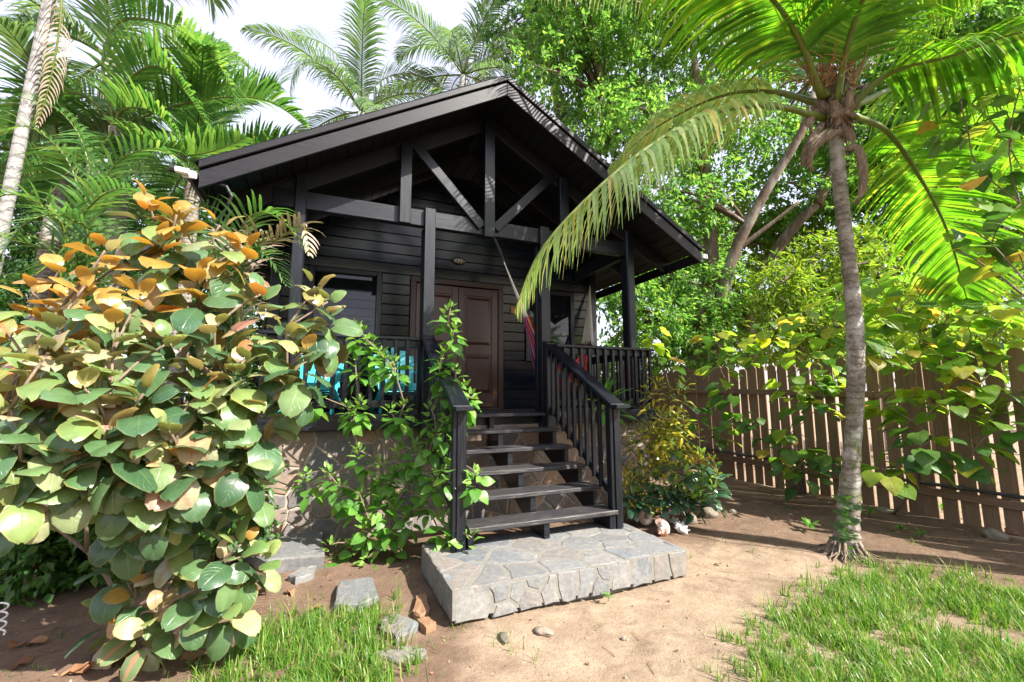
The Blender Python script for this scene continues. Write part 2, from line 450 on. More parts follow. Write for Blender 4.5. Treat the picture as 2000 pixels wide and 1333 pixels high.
# porch frame: beam, posts, gable truss
frame = empty_part('porch_frame', house)
board('beam', (-2.56, .05, (BEAM_B + BEAM_T) / 2), (2.34, .05, (BEAM_B + BEAM_T) / 2), BEAM_T - BEAM_B, .1, M['stain'], frame)
for x, hw in ((-PS, .125), (PS, .125)):
    board('post', (x, .055, DECK_Z), (x, .055, roof_z(x) - .12), hw, .16, M['stain'], frame, up=(1, 0, 0))
    board('post_face', (x, -.035, DECK_Z), (x, -.035, roof_z(x) - .16), hw - .01, .02, M['stain'], frame, up=(1, 0, 0))
for x in (-HS, HS):
    board('post', (x, -.03, DECK_Z), (x, -.03, BEAM_T + .015), .135, .062, M['stain'], frame, up=(1, 0, 0))
    board('post_back', (x, .14, DECK_Z), (x, .14, BEAM_B), .125, .09, M['stain'], frame, up=(1, 0, 0))
board('king_post', (-.02, -.04, BEAM_B - .045), (-.02, -.04, ROOF_Z - .26), .145, .08, M['stain'], frame, up=(1, 0, 0))
for s in (-1, 1):
    board('truss_strut', (s * 1.12, -.04, BEAM_B - .02), (s * 1.12, -.04, roof_z(1.12) - .2), .14, .078, M['stain'], frame, up=(1, 0, 0))
    board('truss_brace', (s * .09 - .02, -.01, 3.74), (s * 1.0 - .02, -.01, 4.70), .125, .07, M['stain'], frame)
    board('top_chord', (s * .03, .05, roof_z(.03) - .24), (s * 2.75, .05, roof_z(2.75) - .24), .16, .07, M['soffit'], frame)
    board('side_beam', (s * PS, .14, (BEAM_B + BEAM_T) / 2 - .02), (s * PS, WALL_Y - .03, (BEAM_B + BEAM_T) / 2 - .02), .18, .09, M['soffit'], frame)

# walls: shiplap boards, each its own, cut round the door and windows
DOOR = (-.756, .812, DECK_Z, DECK_Z + 2.11)
WINL = (-2.22, -1.19, 2.15, 3.42); WINR = (1.24, 2.22, 2.15, 3.40)
wall = MB(); wall.box((-WALL_X + .02, WALL_Y + .03, .9), (WALL_X - .02, WALL_Y + .07, BEAM_T)); wall.box((-WALL_X + .02, WALL_Y1 - .04, .9), (WALL_X - .02, WALL_Y1, BEAM_T))
for s in (-1, 1): wall.box((s * WALL_X - .04 if s > 0 else -WALL_X, WALL_Y + .071, .9), (WALL_X if s > 0 else -WALL_X + .04, WALL_Y1 - .041, BEAM_T))
V = [(x, y, z) for y in (WALL_Y + .03, WALL_Y + .07) for x, z in ((-WALL_X + .02, BEAM_T + .001), (WALL_X - .02, BEAM_T + .001), (0.35, ROOF_Z - .32), (-.35, ROOF_Z - .32))]
wall.add(V, [(0, 1, 2, 3), (7, 6, 5, 4), (0, 4, 5, 1), (1, 5, 6, 2), (2, 6, 7, 3), (3, 7, 4, 0)])
wall = wall.build('wall', M['plank'], house)
PH = .163
row = 0; z = DECK_Z + .01
while z < ROOF_Z - .3:
    z1 = z + PH - .007; zm = (z + z1) / 2
    xr = WALL_X - .05
    if z1 > roof_z(WALL_X) - .1: xr = min(xr, (ROOF_Z - .11 - z1) / ROOF_S)
    segs = [(-xr, xr)]
    for (a, b, c, d) in (DOOR, WINL, WINR):
        if z1 > c + .01 and z < d - .01:
            ns = []
            for (u, v) in segs:
                if b <= u or a >= v: ns.append((u, v)); continue
                if a - u > .04: ns.append((u, a))
                if v - b > .04: ns.append((b, v))
            segs = ns
    for (u, v) in segs:
        lean = rng.uniform(-.002, .002)
        board('plank', (u, WALL_Y + .012, zm), (v, WALL_Y + .012, zm), PH - .007, .026, M['plank'], wall, up=(0, -.09, 1), bev=.008)
    z += PH
for s in (-1, 1):
    board('corner_board', (s * (WALL_X - .03), WALL_Y - .01, DECK_Z), (s * (WALL_X - .03), WALL_Y - .01, roof_z(WALL_X) - .12), .13, .05, M['stain'], wall, up=(1, 0, 0))
    z = DECK_Z - .02
    while z < roof_z(WALL_X) - .2:
        board('side_plank', (s * (WALL_X + .012), WALL_Y + .03, z + PH / 2), (s * (WALL_X + .012), WALL_Y1, z + PH / 2), PH - .007, .024, M['plank'], wall, up=(-s * .09, 0, 1), bev=.006)
        z += PH

# double door
def panel_leaf(parent, x0, x1, z0, z1, y):
    leaf = MB(); w = x1 - x0
    leaf.cbox((w, .035, z1 - z0), .004, Matrix.Translation(((x0 + x1) / 2, y, (z0 + z1) / 2)))
    leaf = leaf.build('door_leaf', M['door'], parent)
    st = .105
    for x in (x0 + st / 2, x1 - st / 2):
        board('stile', (x, y - .026, z0 + .005), (x, y - .026, z1 - .005), st, .02, M['door'], leaf, up=(1, 0, 0), bev=.004)
    mid = z0 + (z1 - z0) * .47
    for zz, h in ((z0 + .11, .2), (mid, .14), (z1 - .07, .13)):
        board('door_rail', (x0 + st + .001, y - .026, zz), (x1 - st - .001, y - .026, zz), h, .019, M['door'], leaf, bev=.004)
    for a, b in ((z0 + .21, mid - .07), (mid + .07, z1 - .135)):
        pm = MB(); pw, ph = w - 2 * st - .05, b - a - .05
        V, F = [], []
        for k, (inset, dy) in enumerate(((0, 0), (.045, -.02))):
            V += [(sx * (pw / 2 - inset), dy, sz * (ph / 2 - inset)) for sx, sz in ((-1, -1), (1, -1), (1, 1), (-1, 1))]
        F = [(i, (i + 1) % 4, 4 + (i + 1) % 4, 4 + i) for i in range(4)] + [(4, 5, 6, 7)]
        pm.add(V, F); pm.build('raised_panel', M['door'], leaf, loc=((x0 + x1) / 2, y - .0176, (a + b) / 2))
door = empty_part('double_door', house)
dx0, dx1, dz0, dz1 = DOOR; dm = (dx0 + dx1) / 2
panel_leaf(door, dx0 + .095, dm - .003, dz0 + .035, dz1 - .1, WALL_Y + .008)
panel_leaf(door, dm + .003, dx1 - .095, dz0 + .035, dz1 - .1, WALL_Y + .008)
for x in (dx0 + .045, dx1 - .045):
    board('door_frame', (x, WALL_Y - .015, dz0), (x, WALL_Y - .015, dz1 - .09), .088, .075, M['doorframe'], door, up=(1, 0, 0))
board('door_frame', (dx0, WALL_Y - .015, dz1 - .045), (dx1, WALL_Y - .015, dz1 - .045), .09, .077, M['doorframe'], door)
board('door_sill', (dx0, WALL_Y - .03, dz0 + .016), (dx1, WALL_Y - .03, dz0 + .016), .03, .11, M['doorframe'], door)
for x in (dm + .05,):
    h = MB(); h.tube([(x, WALL_Y - .05, 2.25), (x, WALL_Y - .07, 2.25), (x, WALL_Y - .085, 2.25), (x, WALL_Y - .1, 2.25)], [.012, .012, .026, .018], 10)
    h.build('door_knob', M['brass'], door, smooth=True)

def window(rect):
    a, b, c, d = rect
    w = empty_part('window', house)
    for x in (a + .04, b - .04):
        board('window_frame', (x, WALL_Y - .012, c), (x, WALL_Y - .012, d), .082, .06, M['stain'], w, up=(1, 0, 0))
    for zz in (c + .035, d - .035):
        board('window_frame', (a + .082, WALL_Y - .012, zz), (b - .082, WALL_Y - .012, zz), .07, .06, M['stain'], w)
    board('window_sill', (a - .03, WALL_Y - .05, c - .02), (b + .03, WALL_Y - .05, c - .02), .035, .1, M['stain'], w)
    n = 9; h = (d - c - .14) / n
    for i in range(n):
        zz = c + .07 + h * (i + .5)
        board('glass_louvre', (a + .085, WALL_Y + .012, zz), (b - .085, WALL_Y + .012, zz), h * 1.04, .006, M['glass'], w, up=(0, .06 + rng.uniform(-.01, .01), 1), bev=.001)
window(WINL); window(WINR)

# deck
deck = MB(); deck.box((-2.56, .0, 1.16), (2.56, WALL_Y + .02, 1.27)); deck = deck.build('deck', M['stain'], house)
n = 13
for i in range(n):
    y = -.10 + (WALL_Y + .08) / n * (i + .5)
    board('deck_board', (-2.6, y, DECK_Z - .017), (2.6, y, DECK_Z - .017), .034, (WALL_Y + .08) / n - .006, M['tread'], deck, bev=.004)
for xa, xb in ((-2.62, -.80), (.80, 2.62)): board('skirt_board', (xa, -.125, DECK_Z - .065), (xb, -.125, DECK_Z - .065), .165, .042, M['stain'], deck)
for s in (-1, 1): board('skirt_board', (s * 2.585, -.1, DECK_Z - .09), (s * 2.585, WALL_Y, DECK_Z - .09), .15, .04, M['stain'], deck)

def railing(p0, p1, n, parent):
    p0, p1 = Vector(p0), Vector(p1); d = (p1 - p0)
    side = Vector((0, 0, 1)).cross(d).normalized()
    r = empty_part('porch_railing', parent)
    up = Vector((0, 0, 1))
    board('top_rail', p0 + up * -.02, p1 + up * -.02, .04, .115, M['stain'], r)
    board('upper_rail', p0 + up * -.085, p1 + up * -.085, .085, .036, M['stain'], r)
    zb = DECK_Z + .13 - RAIL_Z
    board('bottom_rail', p0 + up * zb, p1 + up * zb, .085, .036, M['stain'], r)
    for i in range(n):
        q = p0 + d * ((i + .5) / n)
        board('baluster', q - side * .038 + up * (zb - .05), q - side * .038 + up * -.043, .042, .038, M['stain'], r, up=d, bev=.004)
    return r
RY = -.075
railing((-2.6, RY, RAIL_Z), (-HS - .05, RY, RAIL_Z), 13, house)
railing((HS + .05, RY, RAIL_Z), (2.56, RY, RAIL_Z), 13, house)
railing((2.53, RY + .09, RAIL_Z - .001), (2.53, WALL_Y - .05, RAIL_Z - .001), 11, house)
railing((-2.53, WALL_Y - .05, RAIL_Z - .001), (-2.53, RY + .09, RAIL_Z - .001), 11, house)

# stairs
STX, RISE, RUN = .747, .1797, .29
stairs = empty_part('staircase', house)
def tread_pos(i): return -.15 - RUN * i, DECK_Z - RISE * i
SLAB_Z = .226
for i in range(0, 6):
    yf, zt = tread_pos(i)
    board('tread', (-STX, yf + .145, zt - .022), (STX + .03, yf + .145, zt - .022), .044, .285, M['tread'], stairs, bev=.008)
for x, w in ((-STX + .02, .05), (.0, .055), (STX - .03, .05)):
    m = MB()
    top = [(-.02, DECK_Z - .046)]
    for i in range(0, 6):
        yf, zt = tread_pos(i)
        if i == 0: pr = [(-.02, zt - .045), (yf + .03, zt - .045)]
        else: pr += [(yf + RUN + .03, zt - .045), (yf + .03, zt - .045)]
    yf, zt = tread_pos(5)
    pr += [(yf + .03, SLAB_Z - .004), (yf + .30, SLAB_Z - .004), (-.02, DECK_Z - .42)]
    V = [(x + dx, y, z) for dx in (-w / 2, w / 2) for y, z in pr]
    k = len(pr)
    F = [(i, (i + 1) % k, k + (i + 1) % k, k + i) for i in range(k)] + [tuple(reversed(range(k))), tuple(range(k, 2 * k))]
    m.add(V, F); o = m.build('stringer', M['stain'], stairs)
NY = -1.6
for s in (-1, 1):
    r = empty_part('stair_railing', house)
    x = .81 * s - .025
    # bottom newel: two flat boards and a cap-like handrail end
    board('newel_post', (x, NY + .05, SLAB_Z - .01), (x, NY + .05, 1.40), .125, .05, M['stain'], r, up=(1, 0, 0))
    board('newel_post', (x, NY + .105, SLAB_Z - .01), (x, NY + .105, 1.40), .1, .05, M['stain'], r, up=(1, 0, 0))
    board('newel_post', (x + .002, NY + .016, SLAB_Z - .01), (x + .002, NY + .016, 1.39), .055, .015, M['stain'], r, up=(1, 0, 0), bev=.003)
    board('upper_newel', (x, -.17, DECK_Z - .25), (x, -.17, RAIL_Z), .12, .1, M['stain'], r, up=(1, 0, 0))
    a, b = Vector((x, -.13, RAIL_Z + .01)), Vector((x, NY - .02, 1.415))
    board('handrail', a, b, .042, .165, M['stain'], r)
    board('handrail_flat', b + Vector((0, .03, -.002)), b + Vector((0, -.1, -.002)), .04, .163, M['stain'], r)
    dn = Vector((0, 0, -.075))
    board('under_rail', a + dn, b + dn + Vector((0, .08, .045)), .07, .036, M['stain'], r)
    a2, b2 = Vector((x, -.23, RAIL_Z - .86)), Vector((x, NY + .13, 1.37 - .83))
    board('lower_rail', a2, b2, .07, .036, M['stain'], r)
    for i in range(9):
        f = (i + .7) / 9.6
        y = a2.y + (b2.y - a2.y) * f
        zb = a2.z + (b2.z - a2.z) * f - .03
        zt = a.z + (b.z - a.z) * ((y - a.y) / (b.y - a.y)) - .03
        xx = x - .038 * s
        board('baluster', (xx, y, zb), (xx, y, zt), .04, .036, M['stain'], r, up=(0, 1, 0), bev=.004)

# stone pieces cut from Voronoi cells
def clip(poly, px, py, nx, ny):
    out = []
    for i in range(len(poly)):
        a, b = poly[i], poly[(i + 1) % len(poly)]
        da = (a[0] - px) * nx + (a[1] - py) * ny; db = (b[0] - px) * nx + (b[1] - py) * ny
        if da <= 0: out.append(a)
        if (da < 0 < db) or (db < 0 < da):
            t = da / (da - db); out.append((a[0] + (b[0] - a[0]) * t, a[1] + (b[1] - a[1]) * t))
    return out
def voronoi(x0, x1, y0, y1, n, r, gap, relax=2, aspect=1.0):
    pts = [(r.uniform(x0, x1), r.uniform(y0, y1)) for _ in range(n)]
    for it in range(relax + 1):
        cells = []
        for i, p in enumerate(pts):
            poly = [(x0, y0), (x1, y0), (x1, y1), (x0, y1)]
            for j, q in enumerate(pts):
                if i == j: continue
                dx, dy = (q[0] - p[0]), (q[1] - p[1]); L = math.hypot(dx, dy)
                g = gap / 2 if it == relax else 0
                poly = clip(poly, (p[0] + q[0]) / 2 - dx / L * g, (p[1] + q[1]) / 2 - dy / L * g, dx, dy)
                if len(poly) < 3: break
            cells.append(poly)
        if it < relax:
            pts = [(sum(a[0] for a in c) / len(c) * .7 + p[0] * .3, sum(a[1] for a in c) / len(c) * .7 + p[1] * .3) if len(c) > 2 else p for c, p in zip(cells, pts)]
    return [c for c in cells if len(c) > 2]
def stone_piece(name, poly, depth, mat, parent, mtx, r, bulge=.3, rough_edge=.012):
    """poly in local XY, face towards +Z"""
    pts = []
    for i in range(len(poly)):      # roughen the outline
        a, b = poly[i], poly[(i + 1) % len(poly)]
        L = math.hypot(b[0] - a[0], b[1] - a[1])
        k = 2 if L > .11 else 1
        for j in range(k):
            f = j / k
            pts.append((a[0] + (b[0] - a[0]) * f + r.uniform(-1, 1) * rough_edge * (.5 if j == 0 else 1), a[1] + (b[1] - a[1]) * f + r.uniform(-1, 1) * rough_edge * (.5 if j == 0 else 1)))
    cx = sum(p[0] for p in pts) / len(pts); cy = sum(p[1] for p in pts) / len(pts)
    k = len(pts); V = []
    d = depth * r.uniform(.75, 1.2)
    for (s, z) in ((1.0, -.03), (1.0, d * .55), (.93, d * .92)):
        V += [((p[0] - cx) * s, (p[1] - cy) * s, z + (r.uniform(-.1, .1) * depth if z > 0 else 0)) for p in pts]
    V.append((0, 0, d * (1 + bulge * r.uniform(.2, 1))))
    F = []
    for q in range(2):
        F += [(q * k + i, q * k + (i + 1) % k, (q + 1) * k + (i + 1) % k, (q + 1) * k + i) for i in range(k)]
    F += [(2 * k + i, 2 * k + (i + 1) % k, 3 * k) for i in range(k)]
    me = bpy.data.meshes.new(name); me.from_pydata(V, [], F); me.materials.append(mat); me.update()
    return link(name, me, mat, parent, mtx=mtx @ Matrix.Translation((cx, cy, 0)))
sr = random.Random(4)
base = MB(); base.box((-2.5, .0, -.05), (2.5, .25, 1.155))
for s in (-1, 1): base.box((s * 2.5 - (.25 if s > 0 else 0), .251, -.05), (s * 2.5 + (0 if s > 0 else .25), WALL_Y1, 1.15))
base = base.build('stone_base', M['mortar'], house)
m = Matrix(((1, 0, 0, 0), (0, 0, -1, 0), (0, 1, 0, 0), (0, 0, 0, 1)))        # local XY -> world XZ, +Z -> -Y
for poly in voronoi(-2.5, 2.5, -.04, 1.15, 120, sr, .022, 1):
    stone_piece('stone', poly, .015, M['wallstone'], base, m, sr, .2, .02)
for s in (-1, 1):
    m2 = Matrix(((0, 0, s, s * 2.5), (s, 0, 0, 0), (0, 1, 0, 0), (0, 0, 0, 1)))
    for poly in voronoi(0.02 if s > 0 else -3.2, 3.2 if s > 0 else -.02, -.04, 1.15, 34, sr, .03, 1):
        stone_piece('stone', poly, .026, M['wallstone'], base, m2, sr)

# ------------------------------------------------------------------ the landing of grey stone
SX0, SX1, SY0, SY1 = -1.085, .955, -2.286, -1.27
landing = thing('stone_landing', 'low grey flagstone landing at the foot of the wooden stairs', 'landing', (0, (SY0 + SY1) / 2, 0))
m = MB()
m.box((SX0 + .004, SY0 + .004, .035), (SX1 - .004, SY1, SLAB_Z - .003)); m.box((SX0 + .06, SY0 + .07, -.05), (SX1 - .06, SY1 - .02, .034))
m.build('mortar_bed', M['slatemortar'], landing)
sr = random.Random(21)
for poly in voronoi(SX0 + .01, SX1 - .01, SY0 + .01, SY1, 24, sr, .024, 1):
    stone_piece('flagstone', poly, .011, M['slate'], landing, Matrix.Translation((0, 0, SLAB_Z - .009)), sr, .04, .018)
mf = Matrix(((1, 0, 0, 0), (0, 0, -1, SY0 + .018), (0, 1, 0, 0), (0, 0, 0, 1)))
for poly in voronoi(SX0 + .02, SX1 - .02, .01, SLAB_Z - .01, 15, sr, .020, 1):
    stone_piece('face_stone', poly, .02, M['slate'], landing, mf, sr, .1, .014)
for s, X in ((-1, SX0 + .018), (1, SX1 - .018)):
    ms = Matrix(((0, 0, s, X), (s, 0, 0, 0), (0, 1, 0, 0), (0, 0, 0, 1)))
    a, b = (SY0 + .015, SY1 - .015) if s > 0 else (-SY1 + .015, -SY0 - .015)
    for poly in voronoi(a, b, .015, SLAB_Z - .004, 9, sr, .022, 2):
        stone_piece('face_stone', poly, .02, M['slate'], landing, ms, sr, .1, .012)
# ------------------------------------------------------------------ fence
FX = 5.15
fence = thing('picket_fence', 'tall brown wooden picket fence with narrow gaps along the sandy yard', 'fence', (FX, 0, 0))
fr = random.Random(8)
y = 5.6; k = 0
pk_meshes = []
for kk in range(6):
    w, h, t = .145 + .006 * (kk % 3), 2.0 + .012 * kk, .02
    c = .038
    pr = [(-w / 2, -.03), (w / 2, -.03), (w / 2, h - c), (w / 2 - c, h), (-w / 2 + c, h), (-w / 2, h - c)]
    V = [(z, x, yy) for yy in (-t / 2, t / 2) for x, z in pr]
    # local X runs up the board so that the grain does too
    n = len(pr)
    F = [(i, (i + 1) % n, n + (i + 1) % n, n + i) for i in range(n)] + [tuple(reversed(range(n))), tuple(range(n, 2 * n))]
    me = bpy.data.meshes.new('picket'); me.from_pydata(V, [], F); me.materials.append(M['fence']); me.update(); pk_meshes.append(me)
B = Matrix(((0, 0, 1, 0), (0, 1, 0, 0), (1, 0, 0, 0), (0, 0, 0, 1)))
while y > -6.5:
    if y > .9: gap = fr.uniform(.004, .016)
    elif fr.random() < .14: gap = .004
    else: gap = fr.uniform(.02, .04)
    mt = Matrix.Translation((FX + fr.uniform(-.004, .004), y, fr.uniform(-.02, .015) + (.05 if y > 1 else 0))) @ Matrix.Rotation(fr.uniform(-.008, .008), 4, 'X') @ Matrix.Rotation(fr.uniform(-.006, .006), 4, 'Y') @ B
    link('picket', pk_meshes[k % 6], M['fence'], fence, mtx=mt)
    y -= .153 + gap; k += 1
for z in (1.57, .34):
    yy = 5.6
    while yy > -6.4:
        y2 = max(yy - 2.4, -6.5)
        zz = z + .03 * yy * (1 if z > 1 else .4)
        z2 = z + .03 * y2 * (1 if z > 1 else .4)
        board('fence_rail', (FX - .033, yy, zz), (FX - .033, y2 + .004, z2), .095, .04, M['fence'], fence)
        yy = y2
yy = 4.6
while yy > -6.5:
    board('fence_post', (FX + .062, yy, -.03), (FX + .062, yy, 1.95), .1, .1, M['fence'], fence, up=(0, 1, 0)); yy -= 2.4
pp = MB(); pts = [(FX - .075, 2.6 - .5 * i, .455 + .016 * (2.6 - .5 * i) - .004 + .006 * math.sin(i * 1.3)) for i in range(18)]
pp.tube(pts, .021, 10)
pipe = tag(link('water_pipe', None, None, None, (FX - .075, 0, 0)), 'black water pipe running along the bottom rail of the fence', 'pipe')
pp.build('pipe_run', M['pipe'], pipe, smooth=True)
for i in (4, 10, 15):
    q = MB(); q.tube([Vector(pts[i]) + Vector((0, .05, 0)), Vector(pts[i]) - Vector((0, .05, 0))], .029, 10); q.build('pipe_coupling', M['pipe'], pipe, smooth=True)

# ------------------------------------------------------------------ chairs on the porch
def chair(loc, rz, label):
    c = thing('slatted_chair', label, 'chair', loc, 'turquoise chairs on the porch')
    R = Matrix.Translation(loc) @ Matrix.Rotation(rz, 4, 'Z')
    def b(n, p0, p1, w, t, up=(0, 0, 1)):
        board(n, R @ Vector(p0), R @ Vector(p1), w, t, M['turquoise'], c, up=R.to_3x3() @ Vector(up), bev=.006)
    # front is -Y
    for s in (-1, 1):
        b('leg', (s * .30, -.30, 0), (s * .30, -.30, .545), .09, .028, (0, 1, 0))
        b('leg', (s * .262, -.28, .35), (s * .262, .50, .02), .11, .026)
        b('armrest', (s * .315, -.38, .56), (s * .315, .34, .555), .026, .115, (0, 0, 1))
        b('arm_bracket', (s * .338, -.30, .40), (s * .338, -.30, .545), .06, .026, (0, 1, 0))
    for i in range(6):
        yy = -.29 + i * .085
        b('seat_slat', (-.275, yy, .375 - i * .026), (.275, yy, .375 - i * .026), .018, .074)
    b('seat_front', (-.29, -.335, .335), (.29, -.335, .335), .09, .022)
    top = [.93, 1.0, 1.05, 1.0, .93]
    for i in range(5):
        f = i - 2
        b('back_slat', (f * .098, .17, .27), (f * .125, .42, top[i] - .12), .088, .018, (1, 0, 0))
    b('back_rail', (-.26, .235, .36), (.26, .235, .36), .06, .022)
    b('back_rail', (-.29, .365, .68), (.29, .365, .68), .055, .022)
    return c
chair((-2.06, .78, DECK_Z), math.radians(-14), 'turquoise slatted wooden chair at the end of the porch by the corner post')
chair((-1.0, .80, DECK_Z), math.radians(4), 'turquoise slatted wooden chair on the porch beside the double door')
# low dark table between them
tb = thing('side_table', 'low dark wooden side table between the two turquoise chairs', 'table', (-1.53, 1.2, DECK_Z))
for sx in (-1, 1):
    for sy in (-1, 1):
        board('leg', (-1.53 + sx * .17, 1.2 + sy * .17, DECK_Z), (-1.53 + sx * .17, 1.2 + sy * .17, DECK_Z + .4), .045, .045, M['stain'], tb, up=(1, 0, 0))
for i in range(4): board('table_slat', (-1.76, 1.2 - .165 + .11 * i, DECK_Z + .412), (-1.30, 1.2 - .165 + .11 * i, DECK_Z + .412), .022, .102, M['stain'], tb)

# ------------------------------------------------------------------ lamp and plaque on the wall
lp = Vector((.03, WALL_Y - .005, 3.75))
lamp = thing('wall_lamp', 'oval bulkhead lamp on the plank wall above the double door', 'lamp', lp)
q = MB()
n = 20
for (rx, rz, yy) in ((.12, .062, 0), (.12, .062, -.028), (.10, .048, -.04)):
    q.add([(lp.x + math.cos(2 * math.pi * i / n) * rx, lp.y + yy, lp.z + math.sin(2 * math.pi * i / n) * rz) for i in range(n)], [])
q.f = [(a * n + i, a * n + (i + 1) % n, (a + 1) * n + (i + 1) % n, (a + 1) * n + i) for a in range(2) for i in range(n)] + [tuple(range(n))]
q.build('lamp_body', M['black_metal'], lamp, smooth=False)
q = MB()
V = [(lp.x, lp.y - .085, lp.z)]; F = []
for (f, yy) in ((.35, -.08), (.7, -.066), (1.0, -.038)):
    V += [(lp.x + math.cos(2 * math.pi * i / n) * .095 * f, lp.y + yy, lp.z + math.sin(2 * math.pi * i / n) * .044 * f) for i in range(n)]
F = [(0, 1 + (i + 1) % n, 1 + i) for i in range(n)] + [(1 + a * n + i, 1 + a * n + (i + 1) % n, 1 + (a + 1) * n + (i + 1) % n, 1 + (a + 1) * n + i) for a in range(2) for i in range(n)]
q.add(V, F); q.build('lamp_glass', M['lampglass'], lamp, smooth=True)
for dx in (-.05, 0, .05):
    q = MB(); q.tube([(lp.x + dx, lp.y - .03, lp.z - .05), (lp.x + dx, lp.y - .088, lp.z - .02), (lp.x + dx, lp.y - .094, lp.z), (lp.x + dx, lp.y - .088, lp.z + .02), (lp.x + dx, lp.y - .03, lp.z + .05)], .006, 6); q.build('guard_bar', M['black_metal'], lamp)
q = MB(); q.cbox((.075, .016, .13), .006, Matrix.Translation((1.0, WALL_Y - .016, 3.0)))
tag(q.build('wall_plaque', M['plaque']), 'small orange wooden plaque on the wall beside the door frame', 'plaque')

# ------------------------------------------------------------------ hammock
ham = thing('hammock', 'striped red purple and orange cloth hammock slung across the porch', 'hammock', (1.3, .7, DECK_Z))
t = NT('striped_hammock_cloth')
tc = t.node('ShaderNodeTexCoord'); sp = t.node('ShaderNodeSeparateXYZ'); t.link(tc.outputs['UV'], sp.inputs[0])
st = t.math('FRACT', t.math('MULTIPLY', sp.outputs['X'], 2.0))
c = t.ramp(st, [(0, (.62, .02, .02)), (.16, (.78, .16, .02)), (.28, (.20, .03, .30)), (.36, (.66, .02, .05)), (.5, (.06, .08, .40)), (.58, (.85, .34, .04)), (.72, (.60, .02, .03)), (.84, (.26, .03, .34)), (.92, (.70, .05, .02))], 'CONSTANT')
t.color(c); t.rough(.85); t.bump(t.noise(t.coord('Object', rand=False), 120, 2), .2, .004)
M['hammock'] = t.m
hA, hB = Vector((.06, -.02, BEAM_B - .02)), Vector((2.58, WALL_Y - .02, 3.60))
cA, cB = Vector((.62, .20, 2.62)), Vector((2.28, 1.22, 2.44))       # where the cloth starts
q = MB(); pts = [hA + (cA - hA) * f + Vector((0, 0, .02 * math.sin(f * 9))) for f in (0, .06, .12, .18, .24, .3)]
q.tube(pts, [.012, .018, .012, .018, .012, .016], 6)
for kx in range(5):
    a = hA + (cA - hA) * (.02 + .05 * kx)
    q.tube([a + Vector((-.022, 0, .014)), a, a + Vector((.022, .01, -.014))], .008, 5)
q.build('hanging_chain', M['blackrope'], ham)
def cord(name, p, q_, n, spread, rad):
    m = MB()
    d = (q_ - p); side = d.cross(Vector((0, 0, 1))).normalized(); o2 = d.cross(side).normalized()
    for i in range(n):
        a = 2 * math.pi * i / n
        off = side * math.cos(a) * spread + o2 * math.sin(a) * spread * .6
        m.tube([p, p + d * .5 + off * .45, q_ + off], rad, 4)
    m.build(name, M['rope'], ham)
cord('cord_bundle', hA + (cA - hA) * .3, cA, 11, .035, .006)
cord('cord_bundle', hB, cB, 14, .10, .006)
# cloth: a gathered tube-like sheet that opens in the middle
dirh = (cB - cA); side = dirh.cross(Vector((0, 0, 1))).normalized()
V = []; UV = []; nu, nv = 17, 25
for j in range(nv):
    f = j / (nv - 1)
    p = cA + dirh * f; sag = .80 * (1 - (2 * f - 1) ** 2)
    p = Vector((p.x, p.y, p.z - sag))
    wdt = .035 + .30 * math.sin(math.pi * f) ** 1.6
    dep = .03 + .28 * math.sin(math.pi * f) ** 1.5
    for i in range(nu):
        u = i / (nu - 1) * 2 - 1
        fold = .02 * math.sin(i * 2.4 + j * .25)
        V.append(p + side * (wdt * math.sin(u * 1.5)) + Vector((0, 0, dep * (abs(u) ** 1.7) - dep * .6 + fold)) + side * fold * .5)
        UV.append((i / (nu - 1), f))
F = [(j * nu + i, j * nu + i + 1, (j + 1) * nu + i + 1, (j + 1) * nu + i) for j in range(nv - 1) for i in range(nu - 1)]
q = MB(); q.add(V, F, UV); o = q.build('cloth', M['hammock'], ham, smooth=True)
so = o.modifiers.new('thick', 'SOLIDIFY'); so.thickness = .006

# ------------------------------------------------------------------ flat stones, rocks, shells, wire coil
def flat_stone(name, pxs, Z, th, mat, label, cat, seed, group=None):
    r = random.Random(seed)
    P = [at(px, py, Z=Z) for px, py in pxs]
    c = sum(P, Vector()) / len(P); c.z = 0
    # outline in plan
    poly = [((p.x - c.x), (p.y - c.y)) for p in P]
    pts = []
    for i in range(len(poly)):
        a, b = poly[i], poly[(i + 1) % len(poly)]
        for j in range(3):
            f = j / 3; pts.append((a[0] + (b[0] - a[0]) * f + r.uniform(-.012, .012), a[1] + (b[1] - a[1]) * f + r.uniform(-.012, .012)))
    k = len(pts); V = []
    for s, z in ((1.02, -.03), (1.03, Z - .012), (.97, Z)):
        V += [(p[0] * s, p[1] * s, z + (r.uniform(-.006, .006) if z > 0 else 0)) for p in pts]
    V.append((0, 0, Z + .004))
    F = [(q * k + i, q * k + (i + 1) % k, (q + 1) * k + (i + 1) % k, (q + 1) * k + i) for q in range(2) for i in range(k)] + [(2 * k + i, 2 * k + (i + 1) % k, 3 * k) for i in range(k)]
    area = sum(pts[i][0] * pts[(i + 1) % k][1] - pts[(i + 1) % k][0] * pts[i][1] for i in range(k))
    if area < 0: F = [f[::-1] for f in F]
    m = MB(); m.add(V, F)
    return tag(m.build(name, mat, loc=c), label, cat, group)
flat_stone('stone_slab', [(470, 1032), (628, 1030), (630, 1084), (520, 1094), (478, 1070)], .10, .1, M['slate'], 'large pale grey stone slab lying against the stone base of the cabin', 'slab', 1)
flat_stone('stepping_stone', [(662, 1135), (725, 1127), (739, 1165), (700, 1178), (655, 1177)], .035, .05, M['slate'], 'square grey slate stepping stone in the bare soil beside the grass', 'stepping stone', 2)
flat_stone('stepping_stone', [(752, 1205), (775, 1197), (814, 1216), (805, 1228), (775, 1245), (742, 1227)], .03, .05, M['slate'], 'broken grey slate piece beside the landing corner', 'stepping stone', 3)
